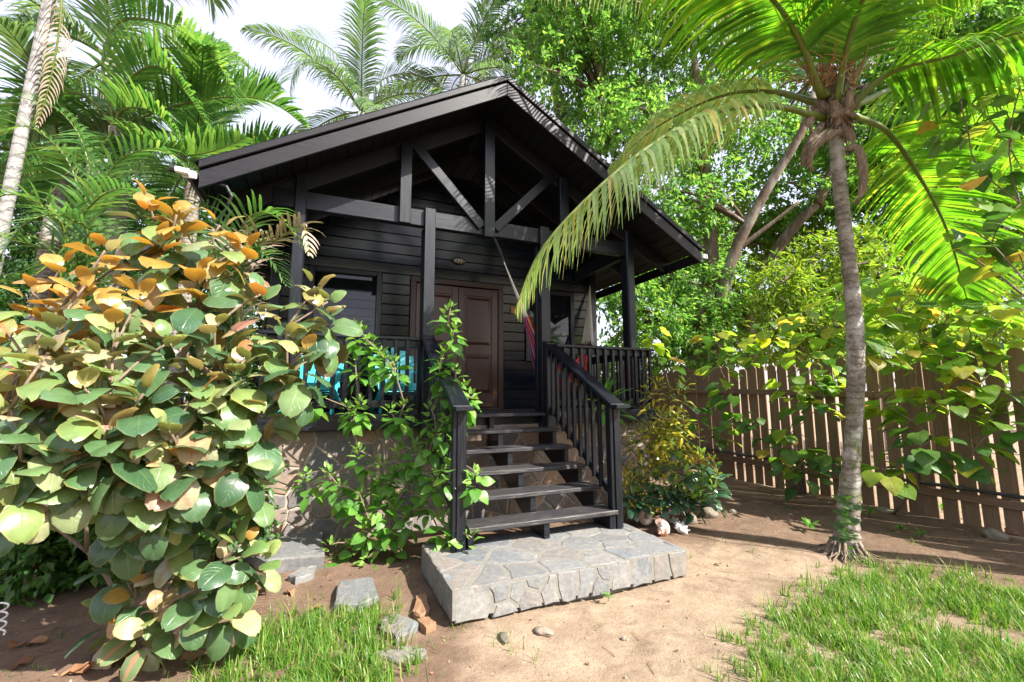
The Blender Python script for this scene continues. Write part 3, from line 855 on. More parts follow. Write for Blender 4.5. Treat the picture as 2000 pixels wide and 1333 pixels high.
flat_stone('stepping_stone', [(730, 1272), (780, 1262), (832, 1264), (828, 1276), (770, 1290)], .02, .05, M['slate'], 'thin grey slate sliver half sunk at the edge of the grass', 'stepping stone', 4)
flat_stone('broken_stone', [(806, 1192), (815, 1162), (830, 1156), (842, 1188), (820, 1200)], .03, .05, M['ochre_stone'], 'small orange brown broken stone leaning near the landing', 'stone', 5)
flat_stone('broken_stone', [(812, 1210), (838, 1205), (850, 1216), (830, 1226)], .03, .05, M['ochre_stone'], 'flat tan stone chip lying between the slate pieces', 'stone', 6)
flat_stone('stepping_stone', [(565, 1122), (590, 1108), (618, 1104), (612, 1117), (580, 1128)], .03, .05, M['slate'], 'small pale grey stone by the large slab', 'stepping stone', 7)

def rock(loc, size, seed, label, mat=None, name='rock', cat='rock', group=None):
    r = random.Random(seed)
    bm = bmesh.new(); bmesh.ops.create_icosphere(bm, subdivisions=3, radius=1.0)
    offs = [Vector((r.uniform(-5, 5), r.uniform(-5, 5), r.uniform(-5, 5))) for _ in range(3)]
    from mathutils import noise
    for v in bm.verts:
        n = v.co.normalized()
        d = 1 + .30 * noise.noise(n * 1.4 + offs[0]) + .16 * noise.noise(n * 3.1 + offs[1]) + .07 * noise.noise(n * 7 + offs[2])
        v.co = Vector((n.x * d * size[0], n.y * d * size[1], n.z * d * size[2] + size[2] * .45))
    me = bpy.data.meshes.new(name); bm.to_mesh(me); bm.free(); me.shade_smooth()
    o = link(name, me, mat or M['rock'], None, (loc[0], loc[1], loc[2] - .01))
    o.rotation_euler.z = r.uniform(0, 6)
    return tag(o, label, cat, group)
p = at(1345, 1018, Z=0); rock(p, (.11, .1, .07), 3, 'round mossy rock behind the shells under the glossy shrub')
p = at(1385, 1008, Z=0); rock(p, (.13, .1, .075), 9, 'larger rough grey brown rock at the edge of the planting')
p = at(1430, 1000, Z=0); rock(p, (.06, .05, .03), 12, 'small flat rock beside the larger rough rock')
p = at(1945, 1050, Z=0); rock(p, (.10, .09, .07), 14, 'grey rock at the foot of the fence')
p = at(1985, 1040, Z=0); rock(p, (.10, .07, .05), 15, 'long tan rock at the foot of the fence', M['ochre_stone'])
p = at(1730, 1000, Z=0); rock(p, (.12, .09, .045), 16, 'low weathered rock near the fence behind the coconut palm')
p = at(1060, 1232, Z=0); rock(p, (.07, .045, .02), 17, 'dark crumbly clod lying in the sand before the landing')
p = at(985, 1245, Z=0); rock(p, (.06, .03, .016), 18, 'small dark clod near the landing corner')

t = NT('conch_shell'); v = t.coord('Object')
n = t.noise(v, 18, 4, .6); big = t.noise(v, 7, 3)
t.color(t.mix(t.ramp(big, [(.42, (0, 0, 0)), (.6, (1, 1, 1))]), t.ramp(n, [(.3, (.62, .50, .38)), (.7, (.82, .76, .68))]), (.68, .34, .26))); t.rough(.5); t.bump(n, .4, .01)
M['shell'] = t.m
t = NT('white_coral'); n = t.noise(t.coord('Object'), 40, 4, .7)
t.color(t.ramp(n, [(.3, (.55, .53, .50)), (.7, (.82, .81, .79))])); t.rough(.8); t.bump(n, .5, .01)
M['coral'] = t.m
def conch(loc, size, rz, tilt, label, seed):
    """a spiral whorl with knobs and a flared pink lip"""
    r = random.Random(seed); m = MB(); V = []; F = []; UV = []
    turns, ns, nr = 3.2, 46, 9
    for i in range(ns):
        f = i / (ns - 1); a = f * turns * 2 * math.pi
        R = size * (.10 + .9 * f ** 2.0) * .36
        x = size * (1.05 - 1.15 * f ** 1.5) * .62
        knob = 1 + .38 * max(0, math.sin(a * 4)) ** 3 * (f > .25)
        for j in range(nr):
            b = 2 * math.pi * j / nr
            tube = R * (.62 if f < .9 else .62 + (f - .9) * 4.5)
            cy, cz = math.cos(a) * R * .55, math.sin(a) * R * .55
            rad = tube * (knob if 0.5 < b < 2.4 else 1)
            V.append((x + math.sin(b) * rad * .95, cy + math.cos(b) * rad * math.cos(a), cz + math.cos(b) * rad * math.sin(a)))
    F = [(i * nr + j, i * nr + (j + 1) % nr, (i + 1) * nr + (j + 1) % nr, (i + 1) * nr + j) for i in range(ns - 1) for j in range(nr)] + [tuple(range(nr))]
    m.add(V, F)
    zmin = min(v[2] for v in V)
    body = m.mesh('conch_shell', True)
    mt = Matrix.Translation((loc[0], loc[1], loc[2] + size * .30)) @ Euler((tilt, 0.1, rz)).to_matrix().to_4x4()
    return tag(link('conch_shell', body, M['shell'], None, mtx=mt), label, 'shell')
conch(at(1262, 1027, Z=0), .25, .6, .5, 'pink and cream conch shell beside the stair newel on the right', 1)
conch(at(1240, 1018, Z=0), .19, 2.2, 2.0, 'pale conch shell half hidden behind the pink one', 2)
conch(at(1297, 1046, Z=0), .22, 3.6, 1.1, 'rosy brown conch shell lying next to the white coral', 3)
def coral(loc, size, seed, label):
    r = random.Random(seed); m = MB()
    for i in range(16):
        a = r.uniform(0, 6.28); e = r.uniform(.1, 1.2)
        d = Vector((math.cos(a) * math.cos(e), math.sin(a) * math.cos(e), math.sin(e))) * size * r.uniform(.6, 1)
        m.tube([Vector((0, 0, 0)), d * .5 + Vector((0, 0, .01)), d], [size * .17, size * .15, size * .07], 6)
        e2 = d * .6 + Vector((r.uniform(-1, 1), r.uniform(-1, 1), r.uniform(0, 1))) * size * .35
        m.tube([d * .5, e2], [size * .11, size * .05], 5)
    o = m.build('coral', M['coral'], loc=(loc[0], loc[1], loc[2] + .015), smooth=True)
    return tag(o, label, 'coral')
coral(at(1328, 1042, Z=0), .13, 1, 'knobbly white coral piece beside the conch shells')
coral(at(1318, 1026, Z=0), .09, 5, 'smaller white coral piece tucked behind the larger one')
q = MB(); c0 = at(2, 1205, d=2.3)
q.tube([(c0.x + math.cos(a) * .05 - .03, c0.y + math.sin(a) * .05, c0.z - .09 + a * .007) for a in [k * .35 for k in range(66)]], .0045, 6)
q.tube([(c0.x - .03, c0.y, 0.0), (c0.x - .03, c0.y, c0.z - .09)], .004, 6)
tag(q.build('wire_coil', M['wire'], loc=(0, 0, 0)), 'white coiled wire stake sticking out of the shady soil under the shrub', 'wire')
# ------------------------------------------------------------------ plant materials
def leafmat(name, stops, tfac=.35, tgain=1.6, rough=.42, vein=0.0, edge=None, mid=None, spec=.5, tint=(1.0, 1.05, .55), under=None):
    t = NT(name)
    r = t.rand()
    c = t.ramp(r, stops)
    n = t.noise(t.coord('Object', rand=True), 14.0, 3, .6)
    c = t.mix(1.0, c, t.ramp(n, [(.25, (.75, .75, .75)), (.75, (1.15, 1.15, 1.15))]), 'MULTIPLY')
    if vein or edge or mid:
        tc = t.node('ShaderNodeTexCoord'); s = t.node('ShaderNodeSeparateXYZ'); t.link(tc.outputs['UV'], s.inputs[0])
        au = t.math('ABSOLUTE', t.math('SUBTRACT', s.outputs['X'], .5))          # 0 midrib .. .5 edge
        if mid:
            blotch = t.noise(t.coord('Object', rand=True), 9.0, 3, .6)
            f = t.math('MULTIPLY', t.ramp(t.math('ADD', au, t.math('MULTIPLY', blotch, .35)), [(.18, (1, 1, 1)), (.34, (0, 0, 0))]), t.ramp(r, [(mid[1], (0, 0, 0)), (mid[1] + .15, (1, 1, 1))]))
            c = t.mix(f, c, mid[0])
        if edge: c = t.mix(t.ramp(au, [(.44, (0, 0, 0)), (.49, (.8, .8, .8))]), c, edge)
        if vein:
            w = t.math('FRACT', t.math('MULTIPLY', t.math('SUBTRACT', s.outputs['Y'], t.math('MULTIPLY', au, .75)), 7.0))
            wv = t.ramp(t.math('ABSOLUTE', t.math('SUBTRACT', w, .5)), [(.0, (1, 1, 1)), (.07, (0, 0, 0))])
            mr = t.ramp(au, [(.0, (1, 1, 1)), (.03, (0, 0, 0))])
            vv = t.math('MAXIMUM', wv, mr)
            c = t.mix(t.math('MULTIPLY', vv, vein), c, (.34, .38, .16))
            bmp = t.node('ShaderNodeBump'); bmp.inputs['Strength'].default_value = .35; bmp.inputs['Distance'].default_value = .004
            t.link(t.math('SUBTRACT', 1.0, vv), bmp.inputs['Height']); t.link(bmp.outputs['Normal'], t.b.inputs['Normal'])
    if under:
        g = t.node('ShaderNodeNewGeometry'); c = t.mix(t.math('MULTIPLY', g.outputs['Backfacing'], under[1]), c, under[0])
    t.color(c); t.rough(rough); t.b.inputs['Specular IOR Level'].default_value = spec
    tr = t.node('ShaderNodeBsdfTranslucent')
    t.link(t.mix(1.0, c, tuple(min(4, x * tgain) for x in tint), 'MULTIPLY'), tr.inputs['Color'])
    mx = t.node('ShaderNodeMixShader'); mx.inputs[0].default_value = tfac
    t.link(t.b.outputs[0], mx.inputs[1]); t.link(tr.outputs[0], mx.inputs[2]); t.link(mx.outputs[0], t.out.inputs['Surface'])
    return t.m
M['copper_green'] = leafmat('variegated_green_glint_leaf', [(0, (.04, .10, .045)), (.25, (.075, .165, .07)), (.45, (.12, .22, .085)), (.6, (.05, .125, .055)), (.75, (.17, .27, .10)), (.88, (.32, .36, .19)), (.95, (.46, .42, .27)), (1, (.40, .20, .15))], .28, 1.6, .27, vein=.18, edge=(.16, .19, .08), mid=((.36, .14, .10), .84), spec=.65, under=((.24, .11, .085), .45))  # cream stops: partly leaf variegation, partly sun highlights put into the colour
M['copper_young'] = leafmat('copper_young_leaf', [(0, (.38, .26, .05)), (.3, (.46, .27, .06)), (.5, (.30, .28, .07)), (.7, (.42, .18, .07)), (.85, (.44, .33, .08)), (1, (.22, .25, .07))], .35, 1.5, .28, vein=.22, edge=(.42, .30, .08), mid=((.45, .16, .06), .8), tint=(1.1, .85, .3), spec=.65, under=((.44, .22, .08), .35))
M['copper_mid'] = leafmat('yellow_green_variegated_glint_leaf', [(0, (.17, .27, .08)), (.3, (.10, .21, .075)), (.55, (.26, .34, .10)), (.75, (.44, .42, .22)), (.9, (.50, .36, .20)), (1, (.12, .22, .08))], .3, 1.5, .27, vein=.22, edge=(.36, .30, .10), mid=((.44, .20, .12), .8), spec=.65, under=((.36, .16, .09), .3))  # pale cream tones mix the leaf's own variegation with painted sun glints
M['hibiscus'] = leafmat('fresh_green_leaf', [(0, (.075, .22, .03)), (.5, (.12, .31, .045)), (.85, (.18, .38, .06)), (1, (.25, .43, .08))], .42, 1.7, .38, vein=.25)
M['hibiscus_tip'] = leafmat('pale_tip_leaf', [(0, (.16, .33, .05)), (1, (.25, .42, .08))], .35, 1.4, .4, vein=.2)
M['heart'] = leafmat('heart_shaped_leaf', [(0, (.10, .23, .03)), (.45, (.18, .32, .04)), (.75, (.29, .38, .04)), (.95, (.40, .40, .05)), (1, (.42, .22, .06))], .58, 2.0, .42, vein=.3)
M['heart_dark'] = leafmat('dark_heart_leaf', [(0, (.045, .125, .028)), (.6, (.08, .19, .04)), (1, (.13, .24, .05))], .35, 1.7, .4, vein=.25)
M['croton'] = leafmat('yellow_croton_leaf', [(0, (.08, .14, .03)), (.4, (.18, .22, .035)), (.62, (.52, .46, .04)), (.85, (.60, .50, .05)), (1, (.20, .23, .03))], .35, 1.5, .3, mid=((.55, .46, .05), .3))
M['glossy'] = leafmat('glossy_dark_leaf', [(0, (.018, .06, .03)), (.6, (.035, .10, .05)), (1, (.06, .14, .06))], .15, 1.5, .22, vein=.2, spec=.7)
M['glossy_tip'] = leafmat('lime_tip_leaf', [(0, (.16, .32, .03)), (1, (.28, .42, .04))], .3, 1.4, .3)
M['orange_leaf'] = leafmat('orange_croton_leaf', [(0, (.45, .13, .02)), (.5, (.48, .25, .03)), (1, (.22, .26, .03))], .25, 1.3, .35)
M['coco'] = leafmat('coconut_leaflet', [(0, (.07, .19, .018)), (.5, (.12, .27, .028)), (.85, (.19, .32, .035)), (1, (.32, .36, .06))], .52, 1.9, .36, tint=(.95, 1.05, .3))
M['coco_yellow'] = leafmat('yellowing_coconut_leaflet', [(0, (.27, .36, .13)), (.5, (.38, .44, .18)), (.85, (.48, .46, .14)), (1, (.55, .42, .16))], .38, 1.5, .34)
M['coco_light'] = leafmat('pale_green_coconut_leaflet', [(0, (.20, .35, .09)), (.4, (.32, .46, .15)), (.75, (.46, .54, .22)), (.9, (.50, .48, .12)), (1, (.52, .38, .14))], .4, 1.6, .32, spec=.6)
M['palm_far'] = leafmat('grey_green_palm_leaflet', [(0, (.07, .15, .065)), (.5, (.12, .21, .09)), (1, (.20, .28, .13))], .4, 1.6, .28, spec=.8)
M['palm_mid'] = leafmat('green_palm_leaflet', [(0, (.06, .16, .04)), (.5, (.10, .22, .055)), (.85, (.15, .27, .07)), (1, (.23, .32, .08))], .42, 1.7, .26, spec=.6)
M['palm_dry'] = leafmat('dry_palm_leaflet', [(0, (.34, .25, .20)), (.6, (.46, .36, .30)), (1, (.30, .24, .12))], .2, 1.2, .7)
M['tree_leaf'] = leafmat('broad_tree_leaf', [(0, (.075, .19, .045)), (.5, (.13, .27, .065)), (.85, (.20, .34, .08)), (1, (.30, .40, .08))], .5, 1.9, .5, spec=.3)
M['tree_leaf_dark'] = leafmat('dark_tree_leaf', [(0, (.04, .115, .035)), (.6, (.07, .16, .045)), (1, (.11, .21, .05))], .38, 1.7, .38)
M['tree_leaf_lime'] = leafmat('lime_tree_leaf', [(0, (.11, .21, .025)), (.5, (.17, .27, .03)), (1, (.28, .32, .04))], .5, 1.8, .42)
M['grass'] = leafmat('grass_blade', [(0, (.06, .17, .02)), (.45, (.12, .26, .03)), (.75, (.19, .33, .045)), (.9, (.30, .36, .08)), (.96, (.42, .36, .18)), (1, (.40, .32, .18))], .4, 1.7, .4)
M['dry_leaf'] = leafmat('fallen_leaf', [(0, (.16, .07, .035)), (.5, (.28, .13, .06)), (1, (.36, .22, .12))], .1, 1.2, .7)

def barkmat(name, a, b, ring=0.0, scale=6.0, bump=.6, moss=None, lichen=None):
    t = NT(name)
    v = t.coord('Object', (1, 1, .35) if not ring else (1, 1, 1), rand=False)
    n = t.noise(v, scale, 6, .7, dist=.4); n2 = t.noise(v, scale * 5, 4, .7)
    h = t.math('ADD', n, t.math('MULTIPLY', n2, .5))
    c = t.ramp(n, [(.3, a), (.7, b)])
    c = t.mix(1.0, c, t.ramp(n2, [(.3, (.6, .6, .6)), (.7, (1.1, 1.1, 1.1))]), 'MULTIPLY')
    if ring:
        s = t.node('ShaderNodeSeparateXYZ'); t.link(t.coord('Object', rand=False), s.inputs[0])
        w = t.math('FRACT', t.math('ADD', t.math('MULTIPLY', s.outputs['Z'], ring), t.math('MULTIPLY', t.noise(t.coord('Object', (1, 1, .6), rand=False), 7.0, 4), 1.7)))
        g = t.ramp(w, [(0, (.45, .45, .45)), (.10, (.6, .6, .6)), (.3, (1, 1, 1)), (1, (.8, .8, .8))])
        c = t.mix(.75, c, t.mix(1.0, c, g, 'MULTIPLY'))
        h = t.math('ADD', h, t.math('MULTIPLY', g, 1.0))
    if lichen:
        l = t.noise(v, 3.3, 5, .7); c = t.mix(t.ramp(l, [(.5, (0, 0, 0)), (.62, (.8, .8, .8))]), c, lichen)
    if moss:
        s2 = t.node('ShaderNodeSeparateXYZ'); t.link(t.coord('Object', rand=False), s2.inputs[0])
        mk = t.math('MULTIPLY', t.ramp(t.noise(v, 8.0, 5, .75), [(.48, (0, 0, 0)), (.6, (1, 1, 1))]), t.ramp(t.math('DIVIDE', s2.outputs['Z'], 2.2), [(.1, (0, 0, 0)), (.3, (1, 1, 1)), (.55, (.8, .8, .8)), (.8, (0, 0, 0))]))
        c = t.mix(mk, c, moss)
    t.color(c); t.rough(.9); t.bump(h, bump, .02)
    return t.m
M['palm_bark'] = barkmat('grey_brown_palm_bark', (.15, .125, .10), (.47, .41, .34), ring=15.0, scale=9, moss=(.12, .15, .03), lichen=(.50, .48, .44))
M['far_palm_bark'] = barkmat('pale_palm_bark', (.36, .34, .33), (.55, .53, .52), ring=7.0, scale=6)
M['bark'] = barkmat('brown_tree_bark', (.08, .052, .036), (.21, .145, .10), scale=5, lichen=(.27, .24, .20))
M['twig'] = barkmat('tan_twig_bark', (.17, .12, .085), (.30, .22, .16), scale=20, bump=.3)
M['petiole'] = plain('green_palm_petiole', (.16, .21, .03), .4, var=.4, scale=8)
M['husk'] = barkmat('fibrous_brown_husk', (.12, .075, .05), (.42, .31, .23), scale=22, bump=.8)
M['spike'] = plain('orange_flower_stalk', (.42, .22, .07), .6, var=.3)

# ------------------------------------------------------------------ leaf shapes
def leaf_geom(L, W, kind='ovate', rows=6, cols=2, fold=.18, droop=.25, wavy=.04, r=rng):
    """base at the origin, +Y along the leaf, +Z its upper side; returns V, F, UV"""
    V, UV = [], []
    ph = r.uniform(0, 6)
    for i in range(rows + 1):
        v = i / rows if kind != 'round' else (1 - math.cos(math.pi * i / rows)) / 2
        if kind == 'round': w = max(0, 1 - abs(2 * v - 1) ** 2.2) ** .55 * (1.06 - .12 * v)
        elif kind == 'heart': w = (math.sin(math.pi * (v * .90 + .10)) ** .75) * (1.18 - .5 * v)
        elif kind == 'lance': w = math.sin(math.pi * (v * .96 + .04)) ** .9
        else: w = math.sin(math.pi * (v * .92 + .08)) ** .8 * (1.15 - .42 * v)
        if i == rows or (i == 0 and kind == 'round'): w = .14 if kind == 'round' else .06
        y = L * v
        z0 = -droop * L * v * v
        for j in range(-cols, cols + 1):
            u = j / cols
            x = u * w * W / 2
            z = z0 + fold * abs(x) + wavy * L * math.sin(v * 7 + u * 2.5 + ph) * abs(u) - .10 * W * u * u * (1 if kind == 'round' else .3)
            yy = y - (.16 * L * u * u * (1 - v) ** 2 if kind in ('heart', 'round') else 0)
            V.append((x, yy, z)); UV.append((.5 + u * .5, v))
    n = 2 * cols + 1
    F = [(i * n + j, i * n + j + 1, (i + 1) * n + j + 1, (i + 1) * n + j) for i in range(rows) for j in range(n - 1)]
    return V, F, UV
def leaf_meshes(name, mat, k, L, W, kind, r, rows=5, cols=2, **kw):
    out = []
    for i in range(k):
        s = r.uniform(.9, 1.1)
        kk = {a: (b * r.uniform(.6, 1.4) if isinstance(b, float) else b) for a, b in kw.items()}
        V, F, UV = leaf_geom(L * s, W * s * r.uniform(.92, 1.08), kind, rows, cols, r=r, **kk)
        m = MB(); m.add(V, F, UV); me = m.mesh(name, True); me.materials.append(mat); out.append(me)
    return out
def leaf_mtx(p, d, up, s=1.0, roll=0.0):
    y = Vector(d).normalized(); z = Vector(up); z = z - y * z.dot(y)
    z = z.normalized() if z.length > 1e-4 else y.orthogonal().normalized()
    x = y.cross(z)
    m = Matrix((x, y, z)).transposed()
    if roll: m = m @ Matrix.Rotation(roll, 3, 'Y')
    m = (m * s).to_4x4(); m.translation = Vector(p); return m

class Plant:
    """a shrub: leaves that show are parts, the rest one stuff part; stems are parts"""
    def __init__(s, name, label, cat, loc, leaf_name='leaf', limit=300, group=None):
        s.root = thing(name, label, cat, loc, group); s.leaves = []; s.leaf_name = leaf_name; s.limit = limit
    def stem(s, pts, r0, r1, mat, n=6, name='stem'):
        m = MB(); k = len(pts)
        m.tube(pts, [r0 + (r1 - r0) * i / (k - 1) for i in range(k)], n); return m.build(name, mat, s.root, smooth=True)
    def leaf(s, mesh, mtx, size): s.leaves.append((mesh, mtx, size))
    def finish(s):
        def near(e):
            p = e[1].translation - CAM_LOC
            return -e[2] / max(.3, p.length)
        L = sorted(s.leaves, key=near)
        for me, mt, _ in L[:s.limit]: link(s.leaf_name, me, None, s.root, mtx=mt)
        rest = L[s.limit:]
        bymat = {}
        for me, mt, _ in rest: bymat.setdefault(me.materials[0].name, []).append((me, mt))
        for mn, items in bymat.items():
            Vs, Fs, UVs, b = [], [], [], 0
            for me, mt in items:
                nv = len(me.vertices); co = np.empty(nv * 3, np.float32); me.vertices.foreach_get('co', co); co = co.reshape(-1, 3)
                A = np.array(mt, np.float32); co = co @ A[:3, :3].T + A[:3, 3]
                fc = np.array([tuple(p.vertices) for p in me.polygons], np.int32)
                li = np.empty(len(me.loops), np.int32); me.loops.foreach_get('vertex_index', li)
                uv = np.empty(len(me.loops) * 2, np.float32); me.uv_layers[0].data.foreach_get('uv', uv)
                vu = np.zeros((nv, 2), np.float32); vu[li] = uv.reshape(-1, 2)
                Vs.append(co); Fs.append(fc + b); UVs.append(vu); b += nv
            V = np.concatenate(Vs) - np.array(WORLD_OF[s.root.name].translation, np.float32)
            o = np_mesh('foliage', V, np.concatenate(Fs), bpy.data.materials[mn], s.root, np.concatenate(UVs), smooth=True, mtx=WORLD_OF[s.root.name])
            stuff(o)
        return s.root

def curve(pts, n=12):
    """Catmull-Rom through pts"""
    P = [Vector(p) for p in pts]; P = [P[0] * 2 - P[1]] + P + [P[-1] * 2 - P[-2]]
    out = []; segs = len(P) - 3
    for k in range(n + 1):
        t = k / n * segs; i = min(int(t), segs - 1); t -= i
        a, b, c, d = P[i:i + 4]
        out.append(.5 * ((2 * b) + (c - a) * t + (2 * a - 5 * b + 4 * c - d) * t * t + (3 * b - a - 3 * c + d) * t ** 3))
    return out

def rosette(pl, c, axis, n, meshes, size, r, spread=(.5, 1.5), young=None, nyoung=0, ystep=.035, hang=.25):
    """leaves in a spiral round a shoot tip; the newest on top"""
    axis = Vector(axis).normalized(); a0 = r.uniform(0, 6.28)
    e1 = axis.orthogonal().normalized(); e2 = axis.cross(e1)
    for i in range(n):
        f = i / max(1, n - 1)
        a = a0 + i * 2.4 + r.uniform(-.3, .3)
        th = spread[0] + (spread[1] - spread[0]) * f + r.uniform(-.15, .15)
        rad = e1 * math.cos(a) + e2 * math.sin(a)
        d = axis * math.cos(th) + rad * math.sin(th)
        p = Vector(c) - axis * (ystep * i) + rad * .01
        d = d + Vector((0, 0, -hang * f))
        s = size * (.55 + .45 * min(1, f * 2.2)) * r.uniform(.85, 1.12)
        me = r.choice(young) if (young and i < nyoung) else r.choice(meshes)
        pet = .22 * s * size
        pl.leaf(me, leaf_mtx(p + d.normalized() * .04, d, axis * .6 + Vector((r.uniform(-.35, .35), r.uniform(-.5, .2), .8)) - rad * .25, s, r.uniform(-.55, .55)), s)

# ------------------------------------------------------------------ palm fronds
def frond_leaflets(path, n, llen, lw, droop, r, start=.12, vee=.35, sweep=.55, jag=.12, segs=4, fuse=1.0, hang=None):
    """leaflets along both sides of a rachis path -> V, F (quads)"""
    P = np.array([tuple(p) for p in path]); seg = np.linalg.norm(np.diff(P, axis=0), axis=1); cum = np.concatenate([[0], np.cumsum(seg)]); T = cum[-1]
    Vs, Fs, b = [], [], 0
    for i in range(n):
        f = start + (1 - start) * (i + .5) / n
        s = f * T; k = min(np.searchsorted(cum, s, side='right') - 1, len(seg) - 1)
        u = (s - cum[k]) / max(seg[k], 1e-6); p = P[k] * (1 - u) + P[k + 1] * u
        t = P[min(k + 1, len(P) - 1)] - P[k]; t /= np.linalg.norm(t)
        up = np.array([0, 0, 1.0]) if abs(t[2]) < .97 else np.array([1.0, 0, 0])
        sd = np.cross(t, up); sd /= np.linalg.norm(sd); nn = np.cross(sd, t)
        prof = math.sin(math.pi * min(1, (f - start) / (1 - start) * .82 + .18)) ** .6
        for sg in (-1, 1):
            L = llen * prof * r.uniform(1 - jag, 1 + jag)
            sw = sweep + .5 * (f - start) + r.uniform(-.07, .07)
            d = sg * sd * math.cos(sw) + t * math.sin(sw) + nn * (vee + r.uniform(-.08, .08))
            d /= np.linalg.norm(d)
            wv = np.cross(d, nn); wv /= np.linalg.norm(wv) + 1e-9
            q = p.copy(); pts = [q.copy()]; dd = d.copy(); g = droop * r.uniform(.75, 1.25)
            for j in range(segs):
                q = q + dd * L / segs; pts.append(q.copy())
                dd = dd + np.array([0, 0, -g]) * (j + 1) / segs; dd /= np.linalg.norm(dd)
            ws = [.5, 1.0, .85, .5, .08] if segs == 4 else [.5] + [math.sin(math.pi * (j / segs * .8 + .15)) for j in range(1, segs)] + [.06]
            for j, pt in enumerate(pts):
                h = wv * lw * .5 * ws[j]
                Vs.append(pt - h); Vs.append(pt + h)
            for j in range(segs): Fs.append((b + 2 * j, b + 2 * j + 1, b + 2 * j + 3, b + 2 * j + 2))
            b += 2 * (segs + 1)
    return np.array(Vs), np.array(Fs, np.int32)
def frond(parent, path, n, llen, lw, droop, mat, r, r0=.03, petmat=None, **kw):
    path = [Vector(p) for p in path]
    m = MB(); k = len(path)
    m.tube(path, [r0 * (1 - .88 * (i / (k - 1)) ** .7) for i in range(k)], 6)
    fr_ = m.build('frond', petmat or M['petiole'], parent, smooth=True)
    V, F = frond_leaflets(path, n, llen, lw, droop, r, **kw)
    stuff(np_mesh('leaflets', V, F, mat, fr_, smooth=True, mtx=Matrix()))
    return fr_
def frond_path(c, az, el, L, bend, n=14, twist=0.0):
    p = Vector(c); out = [p.copy()]; e = el; a = az
    for i in range(n):
        f = (i + 1) / n
        d = Vector((math.cos(a) * math.cos(e), math.sin(a) * math.cos(e), math.sin(e)))
        p = p + d * (L / n); out.append(p.copy())
        e -= bend / n * (.4 + 1.2 * f); a += twist / n
    return out
def palm(label, base, crown, r, nf=14, L=3.2, llen=.75, lw=.045, nleaf=46, mat='palm_far', droop=.5, trunk_r=(.16, .11), bend=(1.2, 2.2), el=(-.1, 1.3), bark='far_palm_bark', group=None, curve_off=(0, 0, 0), name='coconut_palm', vee=.3, extra=None, dry=0, azs=None):
    base, crown = Vector(base), Vector(crown)
    t = thing(name, label, 'palm tree', base, group)
    mid = (base + crown) / 2 + Vector(curve_off)
    pts = curve([base - Vector((0, 0, .1)), mid, crown], 16)
    m = MB(); m.tube(pts, [trunk_r[0] + (trunk_r[1] - trunk_r[0]) * (i / 16) ** .6 for i in range(17)], 12); m.build('trunk', M[bark], t, smooth=True)
    for i in range(nf):
        az = (azs[i % len(azs)] if azs else i * 2.4) + r.uniform(-.25, .25)
        f = i / max(1, nf - 1)
        e = el[1] + (el[0] - el[1]) * f + r.uniform(-.12, .12)
        path = frond_path(crown + Vector((0, 0, .05)), az, e, L * r.uniform(.85, 1.1), bend[0] + (bend[1] - bend[0]) * r.random(), twist=r.uniform(-.3, .3))
        mm = M['palm_dry'] if i >= nf - dry else M[mat]
        frond(t, path, nleaf, llen, lw, droop * r.uniform(.7, 1.3), mm, r, r0=.035, vee=vee)
    return t

# ------------------------------------------------------------------ trees with leafy crowns
def leaf_cloud(clumps, per, size, r, aspect=.45, twig=.35, flat=.25):
    """clumps: (centre, radius) -> rhombic folded leaves on many short drooping twigs"""
    Vs = []
    for (c, rad) in clumps:
        c = np.array(c); n = int(per * rad * rad)
        nt = max(6, n // 14)
        d = r.normal(size=(nt, 3)); d /= np.linalg.norm(d, axis=1)[:, None]
        rr = rad * (.35 + .65 * r.random(nt) ** .5)
        tb = c + d * rr[:, None] * np.array([1, 1, .8])
        td = d * .7 + r.normal(size=(nt, 3)) * .5 + np.array([0, 0, -.25]); td /= np.linalg.norm(td, axis=1)[:, None]
        idx = np.repeat(np.arange(nt), 14); k = len(idx)
        f = r.random(k)
        p = tb[idx] + td[idx] * (f * twig)[:, None] + r.normal(size=(k, 3)) * .05
        ld = td[idx] * .7 + r.normal(size=(k, 3)) * .5 + np.array([0, 0, -.25]); ld /= np.linalg.norm(ld, axis=1)[:, None]
        up = np.array([0, 0, 1.0]) + r.normal(size=(k, 3)) * .38
        x = np.cross(ld, up); x /= np.linalg.norm(x, axis=1)[:, None] + 1e-9
        nz = np.cross(x, ld)
        s = size * r.uniform(.6, 1.25, k)[:, None]
        mid = p + ld * s * .42
        V = np.stack([p, mid + x * s * aspect * .5 + nz * s * .1, p + ld * s - nz * s * .08, mid - x * s * aspect * .5 + nz * s * .1], 1)
        Vs.append(V.reshape(-1, 3))
    V = np.concatenate(Vs); n = len(V) // 4
    b = np.arange(n)[:, None] * 4
    F = np.concatenate([b + np.array([0, 1, 2]), b + np.array([0, 2, 3])], 0)
    return V, F
